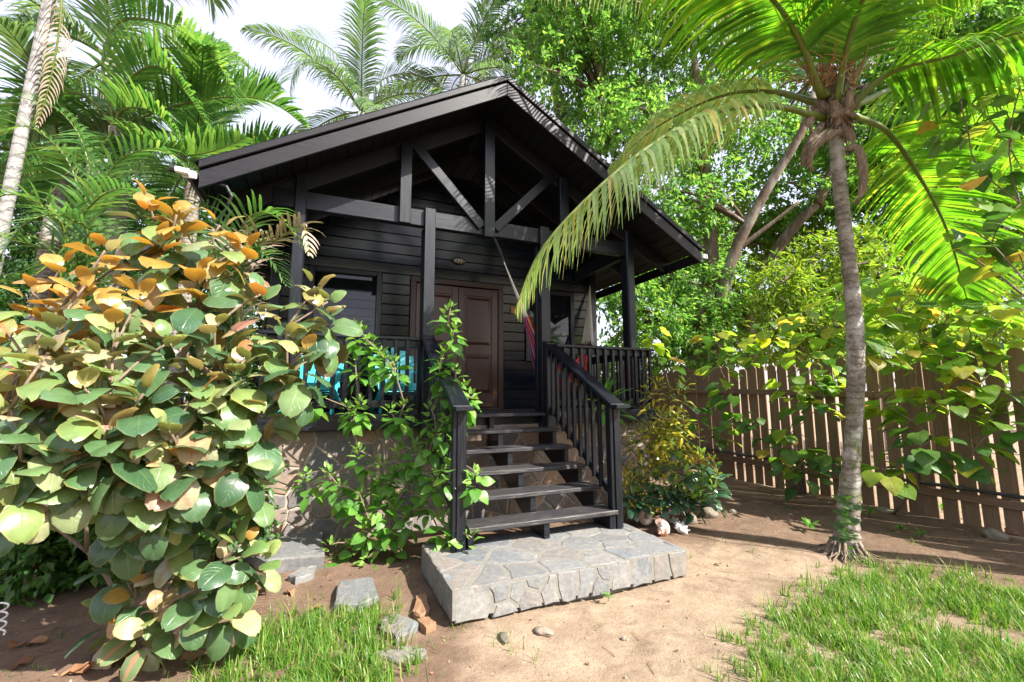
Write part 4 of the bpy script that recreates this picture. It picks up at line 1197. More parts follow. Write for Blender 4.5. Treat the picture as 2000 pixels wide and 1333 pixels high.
def tree(name, label, base, limbs, clumps, per, size, mat, seed, bark='bark', group=None, aspect=.45, cat='tree', **kw):
    r = np.random.default_rng(seed)
    t = thing(name, label, cat, base, group)
    for k, (pts, r0, r1) in enumerate(limbs):
        P = curve(pts, 12); m = MB(); m.tube(P, [r0 + (r1 - r0) * i / 12 for i in range(13)], 10)
        m.build('trunk' if k == 0 else 'limb', M[bark], t, smooth=True)
    # finer branches towards the clumps
    ends = [Vector(p[0][-1]) for p in limbs] + [Vector(p[0][len(p[0]) // 2]) for p in limbs]
    m = MB()
    for c, rad in clumps:
        c = Vector(c); e = min(ends, key=lambda q: (q - c).length)
        if (e - c).length < 9: m.tube(curve([e, (e + c) / 2 + Vector((0, 0, .25)), c, c + (c - e).normalized() * rad * .5], 6), [.05, .045, .04, .03, .02, .015, .01], 5)
    if m.v: m.build('branch', M[bark], t, smooth=True)
    V, F = leaf_cloud(clumps, per, size, r, aspect, **kw)
    stuff(np_mesh('crown', V, F, M[mat], t, mtx=Matrix()))
    return t
# ------------------------------------------------------------------ far trees, seen over and round the cabin
def cl(px, py, d, rad): return (tuple(at(px, py, d)), rad)
def clump_fill(seed, poly, d0, d1, step, rad, drop=.12):
    """clumps spread through a region of the picture, at their own depths"""
    r = random.Random(seed); xs = [p[0] for p in poly]; ys = [p[1] for p in poly]; out = []
    y = min(ys)
    while y <= max(ys):
        x = min(xs) + r.uniform(0, step)
        while x <= max(xs):
            px, py = x + r.uniform(-.4, .4) * step, y + r.uniform(-.4, .4) * step
            inside = False
            for i in range(len(poly)):
                a, b = poly[i], poly[(i + 1) % len(poly)]
                if (a[1] > py) != (b[1] > py) and px < (b[0] - a[0]) * (py - a[1]) / (b[1] - a[1]) + a[0]: inside = not inside
            if inside and r.random() > drop: out.append(cl(px, py, r.uniform(d0, d1), rad * r.uniform(.75, 1.25)))
            x += step
        y += step
    return out
def P3(*l): return [at(a, b, c) for a, b, c in l]
def foot(px, py, d): p = at(px, py, d); return Vector((p.x, p.y, -.05))

b1 = foot(1360, 700, 10.6)
tree('broadleaf_tree', 'large spreading broadleaf tree with forked brown trunk behind the fence', b1,
     [([b1, at(1362, 690, 10.6), at(1375, 610, 10.6), at(1392, 540, 10.7)], .27, .18),
      ([b1 + Vector((.35, .1, 0)), at(1402, 640, 10.4), at(1425, 520, 10.4), at(1460, 440, 10.3), at(1510, 350, 10.2), at(1565, 260, 10.0), at(1600, 150, 10)], .175, .07),
      ([at(1390, 560, 10.6), at(1385, 420, 11), at(1370, 250, 11.5), at(1350, 60, 12)], .2, .07),
      ([at(1425, 500, 10.4), at(1490, 450, 10.2), at(1560, 395, 10)], .07, .03),
      ([at(1372, 330, 11.2), at(1290, 230, 11.5), at(1180, 200, 12)], .10, .04),
      ([at(1360, 180, 11.6), at(1410, 90, 11.4), at(1420, 0, 11.2)], .08, .04)],
     clump_fill(1, [(1000, -90), (1560, -120), (1600, 200), (1500, 300), (1420, 430), (1330, 480), (1230, 330), (1110, 230), (990, 120)], 10.2, 13.2, 54, .78, .2), 900, .16, 'tree_leaf', 101)
b2 = foot(1470, 610, 12)
tree('broadleaf_tree', 'leaning pale barked tree standing beside the forked tree beyond the fence', b2,
     [([b2, at(1462, 600, 12), at(1500, 520, 11.6), at(1545, 450, 11.3), at(1595, 400, 11)], .2, .11),
      ([at(1595, 400, 11), at(1640, 300, 11), at(1690, 170, 11)], .14, .05)],
     clump_fill(2, [(1480, 280), (1620, 120), (1760, 150), (1720, 420), (1600, 480), (1500, 420)], 11.5, 13.5, 58, .75), 1100, .17, 'tree_leaf', 102)
b3 = foot(1130, 500, 15)
tree('broadleaf_tree', 'tall green tree rising straight behind the ridge of the cabin roof', b3,
     [([b3, at(1120, 400, 15), at(1090, 200, 15), at(1060, 20, 15)], .3, .1), ([at(1100, 250, 15), at(1180, 150, 15), at(1240, 60, 15)], .1, .04)],
     clump_fill(3, [(985, 60), (1020, -80), (1330, -100), (1300, 330), (1200, 330), (1060, 170), (985, 140)], 14.0, 16, 60, .9), 900, .19, 'tree_leaf_dark', 103)
b4 = foot(1230, 690, 11)
tree('leafy_tree', 'bushy green tree beyond the porch corner between the posts', b4,
     [([b4, at(1230, 640, 11), at(1240, 560, 11)], .16, .06)],
     clump_fill(4, [(1160, 540), (1330, 430), (1420, 470), (1400, 720), (1300, 740), (1150, 720)], 9.6, 12, 46, .6, .06), 1500, .15, 'tree_leaf', 104)
b5 = foot(1560, 640, 9)
tree('leafy_shrub', 'lime green feathery shrub growing just behind the fence', b5,
     [([b5, at(1560, 620, 9), at(1570, 560, 9)], .06, .02)],
     clump_fill(5, [(1470, 560), (1530, 500), (1620, 480), (1680, 560), (1690, 700), (1480, 715)], 8.4, 9.6, 38, .42, .05), 2200, .15, 'tree_leaf_lime', 105, cat='shrub', aspect=.28)
b6 = foot(1850, 500, 12)
tree('broadleaf_tree', 'dense tree behind the crown of the coconut palm', b6,
     [([b6, at(1850, 400, 12), at(1830, 250, 12), at(1800, 80, 12)], .25, .08), ([at(1830, 250, 12), at(1920, 150, 12), at(1990, 50, 12)], .1, .04)],
     clump_fill(6, [(1560, -80), (2080, -80), (2080, 480), (1900, 520), (1740, 470), (1640, 300)], 10.5, 13, 60, .85, .12), 900, .2, 'tree_leaf', 106)
b7 = foot(1800, 650, 11)
tree('leafy_tree', 'yellow green tree low beyond the fence by the palm trunk', b7,
     [([b7, at(1800, 620, 11), at(1790, 540, 11)], .14, .05)],
     clump_fill(7, [(1640, 460), (2060, 420), (2060, 730), (1640, 720)], 8.8, 12, 56, .65, .15), 1000, .17, 'tree_leaf_lime', 107)
b8 = foot(1420, 650, 13)
tree('leafy_tree', 'light green tree filling the gap behind the two leaning trunks', b8,
     [([b8, at(1420, 600, 13), at(1420, 480, 13)], .14, .05)],
     clump_fill(8, [(1300, 420), (1480, 380), (1640, 440), (1640, 690), (1320, 700)], 12.4, 15, 56, .8, .12), 900, .2, 'tree_leaf_lime', 108)
b9 = foot(120, 560, 14)
tree('dark_tree', 'dark green tree far behind the palms on the cabin side', b9,
     [([b9, at(120, 500, 14), at(150, 380, 14)], .25, .08)],
     clump_fill(9, [(-120, 330), (60, 230), (250, 290), (420, 300), (520, 420), (540, 640), (-120, 700)], 12, 15, 66, .95, .06), 700, .22, 'tree_leaf_dark', 109)
for k, (px, d) in enumerate(((-350, 18), (700, 24), (2300, 16), (2700, 14))):
    b = foot(px, 700, d); q = np.random.default_rng(40 + k)
    tree('dark_tree', ['dark tree far off past the shrubs on the shady side', 'dark tree hidden behind the cabin', 'green tree beyond the far end of the fence', 'round green tree past the end of the fence'][k], b,
         [([b, b + Vector((0, 0, 2)), b + Vector((.2, 0, 4))], .22, .1)],
         [((b.x + q.normal() * 1.6, b.y + q.normal() * 1.6, 1.0 + q.random() * 4.6), 1.1) for _ in range(26)], 160, .28, 'tree_leaf_dark', 120 + k)

# ------------------------------------------------------------------ palms behind
pr = random.Random(77)
c = at(706, 222, 13.0); palm('grey green coconut palm with drooping fronds rising behind the roof slope', (c.x, c.y, -.05), c, pr, nf=12, L=3.7, llen=.95, lw=.042, nleaf=60, droop=1.3, el=(-.35, 1.4), bend=(1.2, 2.3))
c = at(905, 150, 14.0); palm('coconut palm with upright fronds behind the roof near the ridge', (c.x, c.y, -.05), c, pr, nf=12, L=3.5, llen=.95, lw=.042, nleaf=60, droop=1.2, el=(-.3, 1.45), bend=(1.0, 2.1))
c = at(150, -260, 6.0)
palm('tall pale trunked coconut palm leaning above the shrubs', foot(-75, 760, 6.2), c, pr, nf=6, L=2.6, llen=.8, lw=.045, nleaf=50, droop=.8, trunk_r=(.10, .06), el=(.0, 1.3), bark='far_palm_bark', curve_off=(.0, 0, 0))
frond(bpy.data.objects['coconut_palm.002'], curve([c] + P3((122, -60, 5.9), (118, 40, 5.9), (100, 150, 5.95), (72, 250, 6.0)), 14), 40, .30, .02, 1.6, M['palm_dry'], pr, r0=.03, vee=-.2, start=.3)
c = at(215, 120, 8.6); palm('coconut palm with dense green fronds high beside the eave', (c.x - .3, c.y + .4, -.05), c, pr, nf=10, L=3.0, llen=.85, lw=.038, nleaf=60, mat='palm_far', droop=.5, el=(-.45, 1.3), bend=(1.0, 1.9), bark='palm_bark')
c = at(120, 330, 7.2); palm('leafy palm with long arching fronds below the tall palms', (c.x - .2, c.y + .2, -.05), c, pr, nf=10, L=2.6, llen=.75, lw=.036, nleaf=60, mat='palm_far', droop=.45, el=(-.4, 1.35), bend=(1.0, 2.0), bark='palm_bark')
c = at(380, 330, 7.6); palm('broad leaved young palm close to the roof corner', (c.x, c.y, -.05), c, pr, nf=8, L=2.2, llen=.75, lw=.05, nleaf=50, mat='palm_mid', droop=.25, el=(-.1, 1.4), bend=(.9, 1.7), bark='palm_bark')
c = at(1690, 560, 13); palm('far coconut palm seen between the fence and the palm trunk', (c.x, c.y, -.05), c, pr, nf=13, L=3.0, llen=.7, lw=.05, nleaf=40, droop=.5, el=(-.5, 1.2))
c = at(1960, 430, 12); palm('far coconut palm beyond the fence behind the yellow green leaves', (c.x, c.y, -.05), c, pr, nf=12, L=3.0, llen=.7, lw=.05, nleaf=40, droop=.5, el=(-.5, 1.2))
# broad fronds that arch over beside the eave
ex = thing('young_coconut_palm', 'young coconut palm whose broad pleated fronds arch beside the roof edge', 'palm tree', foot(230, 500, 6.6))
ec = at(225, 250, 6.6)
m = MB(); m.tube(curve([foot(230, 500, 6.6), at(228, 420, 6.6), ec], 10), [.12] * 8 + [.1, .09, .08], 10); m.build('trunk', M['palm_bark'], ex, smooth=True)
for pts in ([(225, 250, 6.6), (250, 160, 6.5), (310, 130, 6.4), (370, 190, 6.3), (410, 260, 6.25)],
            [(225, 250, 6.6), (200, 120, 6.6), (240, 40, 6.6), (340, 55, 6.5), (430, 130, 6.4), (470, 230, 6.3)],
            [(225, 250, 6.6), (240, 215, 6.4), (290, 215, 6.2), (340, 260, 6.1), (375, 340, 6.0)],
            [(225, 250, 6.6), (170, 190, 6.6), (110, 190, 6.5), (60, 250, 6.4), (30, 330, 6.3)],
            [(225, 250, 6.6), (260, 270, 6.3), (330, 300, 6.0), (400, 300, 5.9), (480, 270, 5.8)],
            [(225, 250, 6.6), (190, 300, 6.2), (140, 330, 6.0), (80, 400, 5.8)],
            [(225, 250, 6.6), (330, 210, 6.8), (440, 190, 7.0), (530, 200, 7.1), (600, 250, 7.2)]):
    frond(ex, curve(P3(*pts), 16), 52, .72, .048, .4, M['palm_mid'], pr, r0=.03, vee=.45, sweep=.5)
# feathery clumping palms close behind the big shrub
def areca(label, base, fr_list, seed, mat='palm_mid', dry=()):
    r = random.Random(seed); t = thing('clumping_palm', label, 'palm', base)
    for i, pts in enumerate(fr_list):
        frond(t, curve([Vector(base) + Vector((r.uniform(-.1, .1), r.uniform(-.1, .1), 0))] + P3(*pts), 18), 46, .46, .03, .5, M['palm_dry'] if i in dry else M[mat], r, r0=.018, vee=.35, start=.35, sweep=.6)
areca('feathery clumping palm with arching fronds behind the copper leaved shrub', foot(150, 700, 4.6),
      [[(130, 520, 4.4), (100, 420, 4.2), (20, 380, 4.0), (-60, 420, 3.9)], [(150, 500, 4.5), (180, 400, 4.4), (250, 370, 4.2), (320, 420, 4.1)],
       [(150, 480, 4.6), (140, 330, 4.6), (60, 250, 4.5), (-30, 260, 4.4)], [(170, 500, 4.6), (210, 340, 4.6), (300, 290, 4.5), (380, 340, 4.4)],
       [(120, 560, 4.3), (60, 480, 4.1), (-20, 460, 3.9)], [(170, 520, 4.4), (140, 430, 4.2), (60, 430, 3.9), (0, 500, 3.7)],
       [(160, 460, 4.8), (170, 310, 4.9), (120, 220, 4.9), (40, 190, 4.9)], [(140, 540, 4.4), (60, 540, 4.2), (-20, 560, 4.0)]], 5)
areca('smaller clumping palm with a dry bleached frond by the porch post', foot(470, 760, 4.5),
      [[(460, 560, 4.4), (470, 450, 4.3), (510, 415, 4.2), (560, 440, 4.15), (600, 500, 4.1)], [(470, 560, 4.4), (500, 480, 4.3), (540, 470, 4.2), (590, 440, 4.1), (605, 500, 4.0)],
       [(450, 560, 4.5), (430, 460, 4.5), (400, 400, 4.4), (360, 400, 4.4)], [(440, 560, 4.4), (500, 500, 4.3), (530, 510, 4.2), (560, 560, 4.1)], [(450, 600, 4.4), (380, 480, 4.4), (330, 430, 4.3), (290, 440, 4.3)]], 6, dry=(1,))

# ------------------------------------------------------------------ the coconut palm in the yard
fp = random.Random(31)
base = at(1652, 1082, Z=0)
cp = thing('coconut_palm', 'ringed grey coconut palm growing in the sand before the fence', 'palm tree', base)
tp = [base + Vector((0, 0, -.08))] + P3((1655, 1040, 4.29), (1660, 950, 4.3), (1671, 760, 4.33), (1667, 600, 4.35), (1650, 450, 4.35), (1637, 330, 4.35), (1633, 235, 4.35))
path = curve(tp, 90)
m = MB(); rr = []
for i, p in enumerate(path):
    z = p.z
    rad = .072 + .085 * math.exp(-max(0, z) / .16) + .02 * math.exp(-((z - .5) / .3) ** 2) - .012 * min(1, z / 4) + .02 * math.exp(-((z - 1.9) / .5) ** 2) * .5
    rad *= 1 + (.06 if i % 3 == 0 else -.02) + .015 * math.sin(i * 1.7)
    rr.append(rad)
m.tube(path, rr, 18); m.build('trunk', M['palm_bark'], cp, smooth=True)
rt = MB()
for k in range(70):
    a = fp.uniform(0, 6.28); L = fp.uniform(.05, .2)
    d = Vector((math.cos(a), math.sin(a), 0))
    rt.tube([base + d * .11 + Vector((0, 0, fp.uniform(.04, .14))), base + d * .16 + Vector((0, 0, .035)), base + d * (.15 + L * .5) + Vector((fp.uniform(-.05, .05), fp.uniform(-.05, .05), .006)), base + d * (.16 + L) + Vector((0, 0, -.02))], [.009, .008, .006, .003], 5)
stuff(rt.build('roots', M['husk'], cp, smooth=True))
FR = [  # px paths, leaflets, length, width, droop, material, vee
    ([(1612, 232, 4.33), (1500, 206, 4.15), (1380, 224, 3.95), (1250, 300, 3.75), (1130, 405, 3.6), (1050, 500, 3.5), (1006, 605, 3.45)], 86, .86, .036, 1.35, 'coco_light', -.12),
    ([(1608, 205, 4.45), (1500, 178, 4.7), (1400, 190, 4.9), (1280, 250, 5.1), (1190, 330, 5.2)], 80, .8, .036, 1.1, 'coco_light', -.05),
    ([(1660, 225, 4.4), (1730, 255, 4.6), (1790, 335, 4.75), (1850, 450, 4.85), (1890, 590, 4.9)], 74, .82, .036, .35, 'coco', .05),
    ([(1655, 215, 4.3), (1740, 142, 4.1), (1860, 108, 3.9), (2000, 62, 3.7), (2130, 70, 3.5)], 70, .85, .036, 1.1, 'coco', -.1),
    ([(1633, 205, 4.3), (1655, 90, 4.1), (1690, -10, 3.85), (1750, -110, 3.5), (1830, -170, 3.1)], 70, .9, .036, .7, 'coco', .1),
    ([(1605, 190, 4.3), (1560, 75, 4.1), (1500, -10, 3.95), (1400, -70, 3.8), (1290, -90, 3.7)], 74, 1.0, .038, .9, 'coco', .0),
    ([(1650, 190, 4.5), (1720, 80, 4.9), (1830, 10, 5.3), (1950, -20, 5.6)], 60, .85, .036, .8, 'coco', .0),
    ([(1620, 195, 4.6), (1560, 120, 5.1), (1480, 90, 5.6), (1400, 120, 6.0)], 60, .8, .036, .9, 'coco', .0),
    ([(1628, 190, 4.45), (1600, 60, 4.6), (1560, -60, 4.7), (1490, -150, 4.7), (1400, -180, 4.6)], 66, .9, .036, .7, 'coco', .1),
    ([(1615, 190, 4.3), (1500, 10, 4.6), (1320, -70, 4.9), (1150, -60, 5.1), (1040, -15, 5.2)], 66, .62, .034, 1.5, 'coco_yellow', -.2),
    ([(1660, 210, 4.5), (1790, 165, 4.9), (1920, 220, 5.2), (2010, 350, 5.3)], 62, .8, .036, 1.0, 'coco', -.1),
    ([(1640, 190, 4.3), (1700, 40, 4.3), (1800, -60, 4.2), (1930, -60, 4.1)], 60, .9, .036, .9, 'coco', .0)]
for pts, n, ll, lw, dr, mt, vee in FR:
    frond(cp, curve(P3(*pts), 20), n, ll, lw, dr, M[mt], fp, r0=.04, vee=vee, start=.2, sweep=.35)
def ribbon(path, widths, nrm, mat, parent, name, cup=.25, th=.008):
    V = []; k = 5
    for i, p in enumerate(path):
        t_ = (path[min(i + 1, len(path) - 1)] - path[max(i - 1, 0)]).normalized()
        n_ = Vector(nrm); n_ = (n_ - t_ * n_.dot(t_)).normalized(); s_ = t_.cross(n_)
        for j in range(k):
            u = j / (k - 1) * 2 - 1
            V.append(p + s_ * (u * widths[i]) - n_ * (cup * widths[i] * u * u))
    F = [(i * k + j, i * k + j + 1, (i + 1) * k + j + 1, (i + 1) * k + j) for i in range(len(path) - 1) for j in range(k - 1)]
    m = MB(); m.add(V, F); o = m.build(name, mat, parent, smooth=True)
    so = o.modifiers.new('thick', 'SOLIDIFY'); so.thickness = th
toc = -_fwd
for pts, w, cup in (([(1610, 240, 4.25), (1590, 275, 4.2), (1583, 310, 4.18), (1590, 335, 4.2)], [.04, .055, .06, .02], .9),
               ([(1648, 255, 4.2), (1620, 262, 4.18), (1592, 285, 4.16), (1580, 320, 4.18)], [.03, .055, .05, .025], .6),
               ([(1652, 290, 4.22), (1680, 288, 4.2), (1690, 330, 4.2), (1688, 370, 4.22), (1672, 400, 4.25)], [.02, .04, .05, .045, .02], .5),
               ([(1650, 240, 4.22), (1668, 262, 4.2), (1668, 290, 4.22)], [.03, .05, .02], .8),
               ([(1600, 215, 4.28), (1585, 235, 4.25), (1588, 262, 4.24)], [.03, .045, .02], .8),
               ([(1625, 228, 4.2), (1650, 215, 4.18), (1672, 225, 4.2)], [.03, .04, .03], .6)):
    ribbon(curve(P3(*pts), 8), [w[min(int(i / 8 * (len(w) - 1) + .5), len(w) - 1)] for i in range(9)], toc, M['husk'], cp, 'husk', cup)
hm = MB(); cc = at(1633, 215, 4.35)
hm.tube([cc + Vector((0, 0, -.16)), cc + Vector((0, 0, -.05)), cc + Vector((0, 0, .1)), cc + Vector((0, 0, .28)), cc + Vector((0, 0, .45))], [.085, .09, .08, .055, .03], 14); hm.build('crown_shaft', M['husk'], cp, smooth=True)
fb = MB()       # torn fibre and the stubs of old fronds round the crown base
for k in range(150):
    a = fp.uniform(0, 6.28); o_ = Vector((math.cos(a), math.sin(a), 0)); z0 = fp.uniform(-.22, .3); L = fp.uniform(.08, .26)
    s0 = cc + o_ * fp.uniform(.07, .10) + Vector((0, 0, z0)); e0 = s0 + o_ * fp.uniform(.02, .10) + Vector((fp.uniform(-.05, .05), fp.uniform(-.05, .05), -L))
    w = Vector((-o_.y, o_.x, 0)) * fp.uniform(.003, .014); md = (s0 + e0) / 2 + o_ * .03
    fb.add([s0 - w, s0 + w, md + w * .8, md - w * .8, e0], [(0, 1, 2, 3), (3, 2, 4)])
stuff(fb.build('fibre', M['husk'], cp))
for k in range(8):
    a = k * .82 + .3; o_ = Vector((math.cos(a), math.sin(a), 0)); s0 = cc + o_ * .06 + Vector((0, 0, -.18 + .05 * (k % 4)))
    sbm = MB(); sbm.tube([s0, s0 + o_ * .07 + Vector((0, 0, .07)), s0 + o_ * .12 + Vector((0, 0, .15 + .03 * (k % 3)))], [.05, .04, .03], 7); sbm.build('frond_stub', M['husk'], cp)
fl = MB()
for k in range(70):
    a = at(fp.choice((1590, 1610, 1650, 1670)), 170 + fp.uniform(-30, 10), 4.3); e = at(1625 + fp.gauss(0, 60), 95 + fp.gauss(0, 40), 4.2 + fp.uniform(-.25, .2))
    mid = (a + e) / 2 + Vector((fp.uniform(-.08, .08), fp.uniform(-.08, .08), fp.uniform(0, .1)))
    fl.tube(curve([a, mid, e], 5), [.006, .005, .005, .004, .004, .003], 4)
stuff(fl.build('flower_stalks', M['spike'], cp))
# a small fern climbing the foot of the trunk
ivy = Plant('climbing_fern', 'small green fern climbing the foot of the palm trunk', 'fern', base + Vector((-.16, -.1, 0)), 'fern_leaf')
fm = leaf_meshes('fern_leaf', M['heart_dark'], 3, .075, .03, 'lance', fp, rows=3, cols=1)
for i in range(26):
    z = .02 + i * .021
    q = path[min(range(len(path)), key=lambda k: abs(path[k].z - z))]; a = math.radians(200 + 25 * math.sin(i))
    rad = rr[min(range(len(path)), key=lambda k: abs(path[k].z - z))]
    o_ = Vector((math.cos(a), math.sin(a), 0))
    for s in (-1, 1): ivy.leaf(fm[i % 3], leaf_mtx(q + o_ * (rad + .008) + Vector((0, 0, z - q.z)), Vector((-o_.y * s, o_.x * s, .25)) + o_ * .5, o_ + Vector((0, 0, .3)), fp.uniform(.7, 1.2)), .07)
ivy.finish()

# trees outside the picture that throw the broken shade over the porch and the sand
sh = np.random.default_rng(9)
b = Vector((6.6, -7.0, -.05))
tree('shade_tree', 'shade tree standing past the fence beside the yard', b, [([b, b + Vector((-.2, .1, 3)), b + Vector((-.8, .3, 6))], .22, .1), ([b + Vector((-.5, .2, 4.5)), (5.4, -5.9, 6.6), (4.8, -5.4, 7.2)], .1, .04)],
     [((5.3 + sh.normal() * .9, -5.6 + sh.normal() * .8, 8.6 + sh.normal() * .9), .6) for _ in range(30)], 420, .2, 'tree_leaf', 300)

for k, (x, y, h, lab) in enumerate(((-1.6, -15.5, 5.6, 'coconut palm across the yard facing the cabin windows'), (-4.2, -14.0, 4.6, 'shorter coconut palm across the yard'), (9.0, -13.5, 5.4, 'coconut palm past the far side of the yard'))):
    palm(lab, (x, y, -.05), (x + .3, y, h), pr, nf=12, L=2.8, llen=.7, lw=.06, nleaf=34, mat='palm_mid', droop=.5, el=(-.4, 1.3))
for k, (x, y, lab) in enumerate(((-7, -13, 'round leafy tree on the far side of the yard'), (2.6, -17, 'leafy tree standing behind the palms across the yard'), (6.0, -18, 'broad tree at the far side of the yard'))):
    b = Vector((x, y, -.05)); q = np.random.default_rng(70 + k)
    tree('shade_tree', lab, b, [([b, b + Vector((0, 0, 1.5)), b + Vector((.2, 0, 3))], .2, .1)], [((x + q.normal() * 1.5, y + q.normal() * 1.2, .8 + q.random() * 3.6), 1.0) for _ in range(22)], 160, .3, 'tree_leaf', 320 + k)
# ------------------------------------------------------------------ shrubs
def grow(pl, base, tips, r, mat, r0=.02, rmin=.005, lift=.0, merge=.55):
    """branching stems from the base to every shoot tip"""
    base = Vector(base); nodes = [(base, r0, None)]
    for tip in sorted(tips, key=lambda p: (p - base).length):
        best = None
        for (q, rq, _) in nodes:
            if (q - base).length > (tip - base).length * .92: continue
            c = (q - tip).length + merge * (q - base).length
            if best is None or c < best[0]: best = (c, q, rq)
        _, q, rq = best
        d = tip - q; mid = q + d * .5 + Vector((r.uniform(-.12, .12), r.uniform(-.12, .12), r.uniform(-.02, .14))) * d.length + Vector((0, 0, lift * d.length))
        P = curve([q, mid, tip], 6)
        rb = max(rmin, min(rq * .8, rmin + .009 * d.length))
        pl.stem(P, max(rb, rmin), rmin * .8, mat, 6)
        nodes.append((P[3], rb * .9, None)); nodes.append((tip, rmin, None))

# copper-leaved shrub
r = random.Random(3)
cb = at(300, 1235, Z=0) + Vector((-.15, .15, 0))
cs = Plant('copperleaf_shrub', 'big copperleaf shrub with large round green and orange leaves beside the cabin', 'shrub', cb)
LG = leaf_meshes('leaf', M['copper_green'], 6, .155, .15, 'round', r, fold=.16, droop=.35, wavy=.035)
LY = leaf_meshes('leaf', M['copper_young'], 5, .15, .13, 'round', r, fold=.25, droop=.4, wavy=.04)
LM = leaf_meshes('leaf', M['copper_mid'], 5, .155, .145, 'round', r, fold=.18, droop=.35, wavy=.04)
top = [(290, 392, 2.7), (430, 440, 2.6), (205, 490, 2.5), (310, 470, 2.65), (60, 570, 2.4), (165, 560, 2.3), (385, 540, 2.5), (475, 490, 2.7), (275, 575, 2.4), (15, 650, 2.2), (345, 420, 2.75), (120, 520, 2.55)]
mid_ = [(510, 575, 2.6), (615, 560, 2.6), (560, 640, 2.5), (640, 590, 2.6), (420, 640, 2.4), (330, 670, 2.3), (230, 640, 2.2), (120, 650, 2.2), (50, 720, 2.0), (480, 700, 2.4), (200, 700, 2.15), (400, 720, 2.3)]
low = [(560, 730, 2.5), (590, 690, 2.4), (390, 770, 2.2), (280, 770, 2.1), (165, 760, 2.0), (90, 820, 2.0), (210, 840, 2.0), (330, 840, 2.1), (440, 810, 2.3), (520, 800, 2.4), (470, 870, 2.3), (380, 890, 2.2), (270, 910, 2.1), (150, 890, 2.0), (40, 900, 1.9), (20, 800, 1.9), (230, 985, 2.25), (500, 920, 2.5),
       (330, 960, 2.4), (400, 990, 2.6), (480, 950, 2.6)]
skirt = [(470, 1065, 2.4), (512, 1085, 2.45), (432, 1100, 2.4), (385, 1150, 2.4), (450, 1165, 2.42), (310, 1195, 2.4), (265, 1140, 2.5), (345, 1030, 2.5), (350, 1100, 2.6), (230, 1090, 2.5), (285, 1040, 2.6), (210, 1190, 2.6), (260, 1220, 2.5)]
er = random.Random(88)
for lst in (mid_, low):
    lst += [(a + er.uniform(-45, 45), b + er.uniform(-40, 40), d + er.uniform(-.05, .25)) for a, b, d in lst if er.random() < .45 and a < 500]
top += [(a + er.uniform(-40, 40), b + er.uniform(15, 60), d + .1) for a, b, d in top if er.random() < .5]
tips = []
ctr = at(250, 800, 2.9)
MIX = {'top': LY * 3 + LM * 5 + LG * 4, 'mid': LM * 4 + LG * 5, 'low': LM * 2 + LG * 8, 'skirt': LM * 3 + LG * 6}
for nm, lst, n in (('top', top, 12), ('mid', mid_, 13), ('low', low, 11), ('skirt', skirt, 10)):
    for (px, py, d) in lst:
        p = at(px, py, d); tips.append(p)
        ax = (p - ctr).normalized() * .3 + Vector((0, 0, 1.0)) + Vector((r.uniform(-.25, .25), r.uniform(-.25, .25), 0)) - _fwd * .15
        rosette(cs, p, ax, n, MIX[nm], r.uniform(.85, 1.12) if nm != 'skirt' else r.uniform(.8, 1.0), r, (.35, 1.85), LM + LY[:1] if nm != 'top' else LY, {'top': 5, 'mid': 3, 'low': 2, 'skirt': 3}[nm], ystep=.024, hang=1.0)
for i in range(16):     # leaves inside the shrub
    p = at(r.uniform(-60, 480), r.uniform(560, 980), r.uniform(2.6, 3.3)); tips.append(p)
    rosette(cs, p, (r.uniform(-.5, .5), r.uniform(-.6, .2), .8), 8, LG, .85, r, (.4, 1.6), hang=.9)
grow(cs, cb, tips, r, M['twig'], .028, .007, merge=.35)
cs.finish()

# dark understory between it and the cabin
b = foot(470, 760, 8.0)
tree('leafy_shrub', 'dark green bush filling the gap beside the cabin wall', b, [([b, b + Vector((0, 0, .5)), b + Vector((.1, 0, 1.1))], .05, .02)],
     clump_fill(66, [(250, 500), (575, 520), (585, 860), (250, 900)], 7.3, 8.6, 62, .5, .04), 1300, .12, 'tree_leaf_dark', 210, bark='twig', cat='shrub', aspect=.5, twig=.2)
r = random.Random(9)
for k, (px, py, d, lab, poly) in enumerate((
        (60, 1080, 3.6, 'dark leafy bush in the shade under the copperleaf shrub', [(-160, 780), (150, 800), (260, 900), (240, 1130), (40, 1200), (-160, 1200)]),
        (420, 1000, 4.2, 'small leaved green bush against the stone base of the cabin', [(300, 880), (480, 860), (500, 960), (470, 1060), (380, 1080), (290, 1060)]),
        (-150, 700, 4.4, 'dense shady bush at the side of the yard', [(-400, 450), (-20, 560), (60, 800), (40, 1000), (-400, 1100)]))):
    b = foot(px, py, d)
    tree('leafy_shrub', lab, b, [([b, b + Vector((.02, 0, .25)), b + Vector((.06, .04, .5))], .03, .012)], clump_fill(60 + k, poly, d - .35, d + .4, 48 if k < 2 else 70, .2 if k < 2 else .3), 6200 if k < 2 else 3600, .085, 'heart_dark', 200 + k, bark='twig', cat='shrub', aspect=.6, twig=.1)

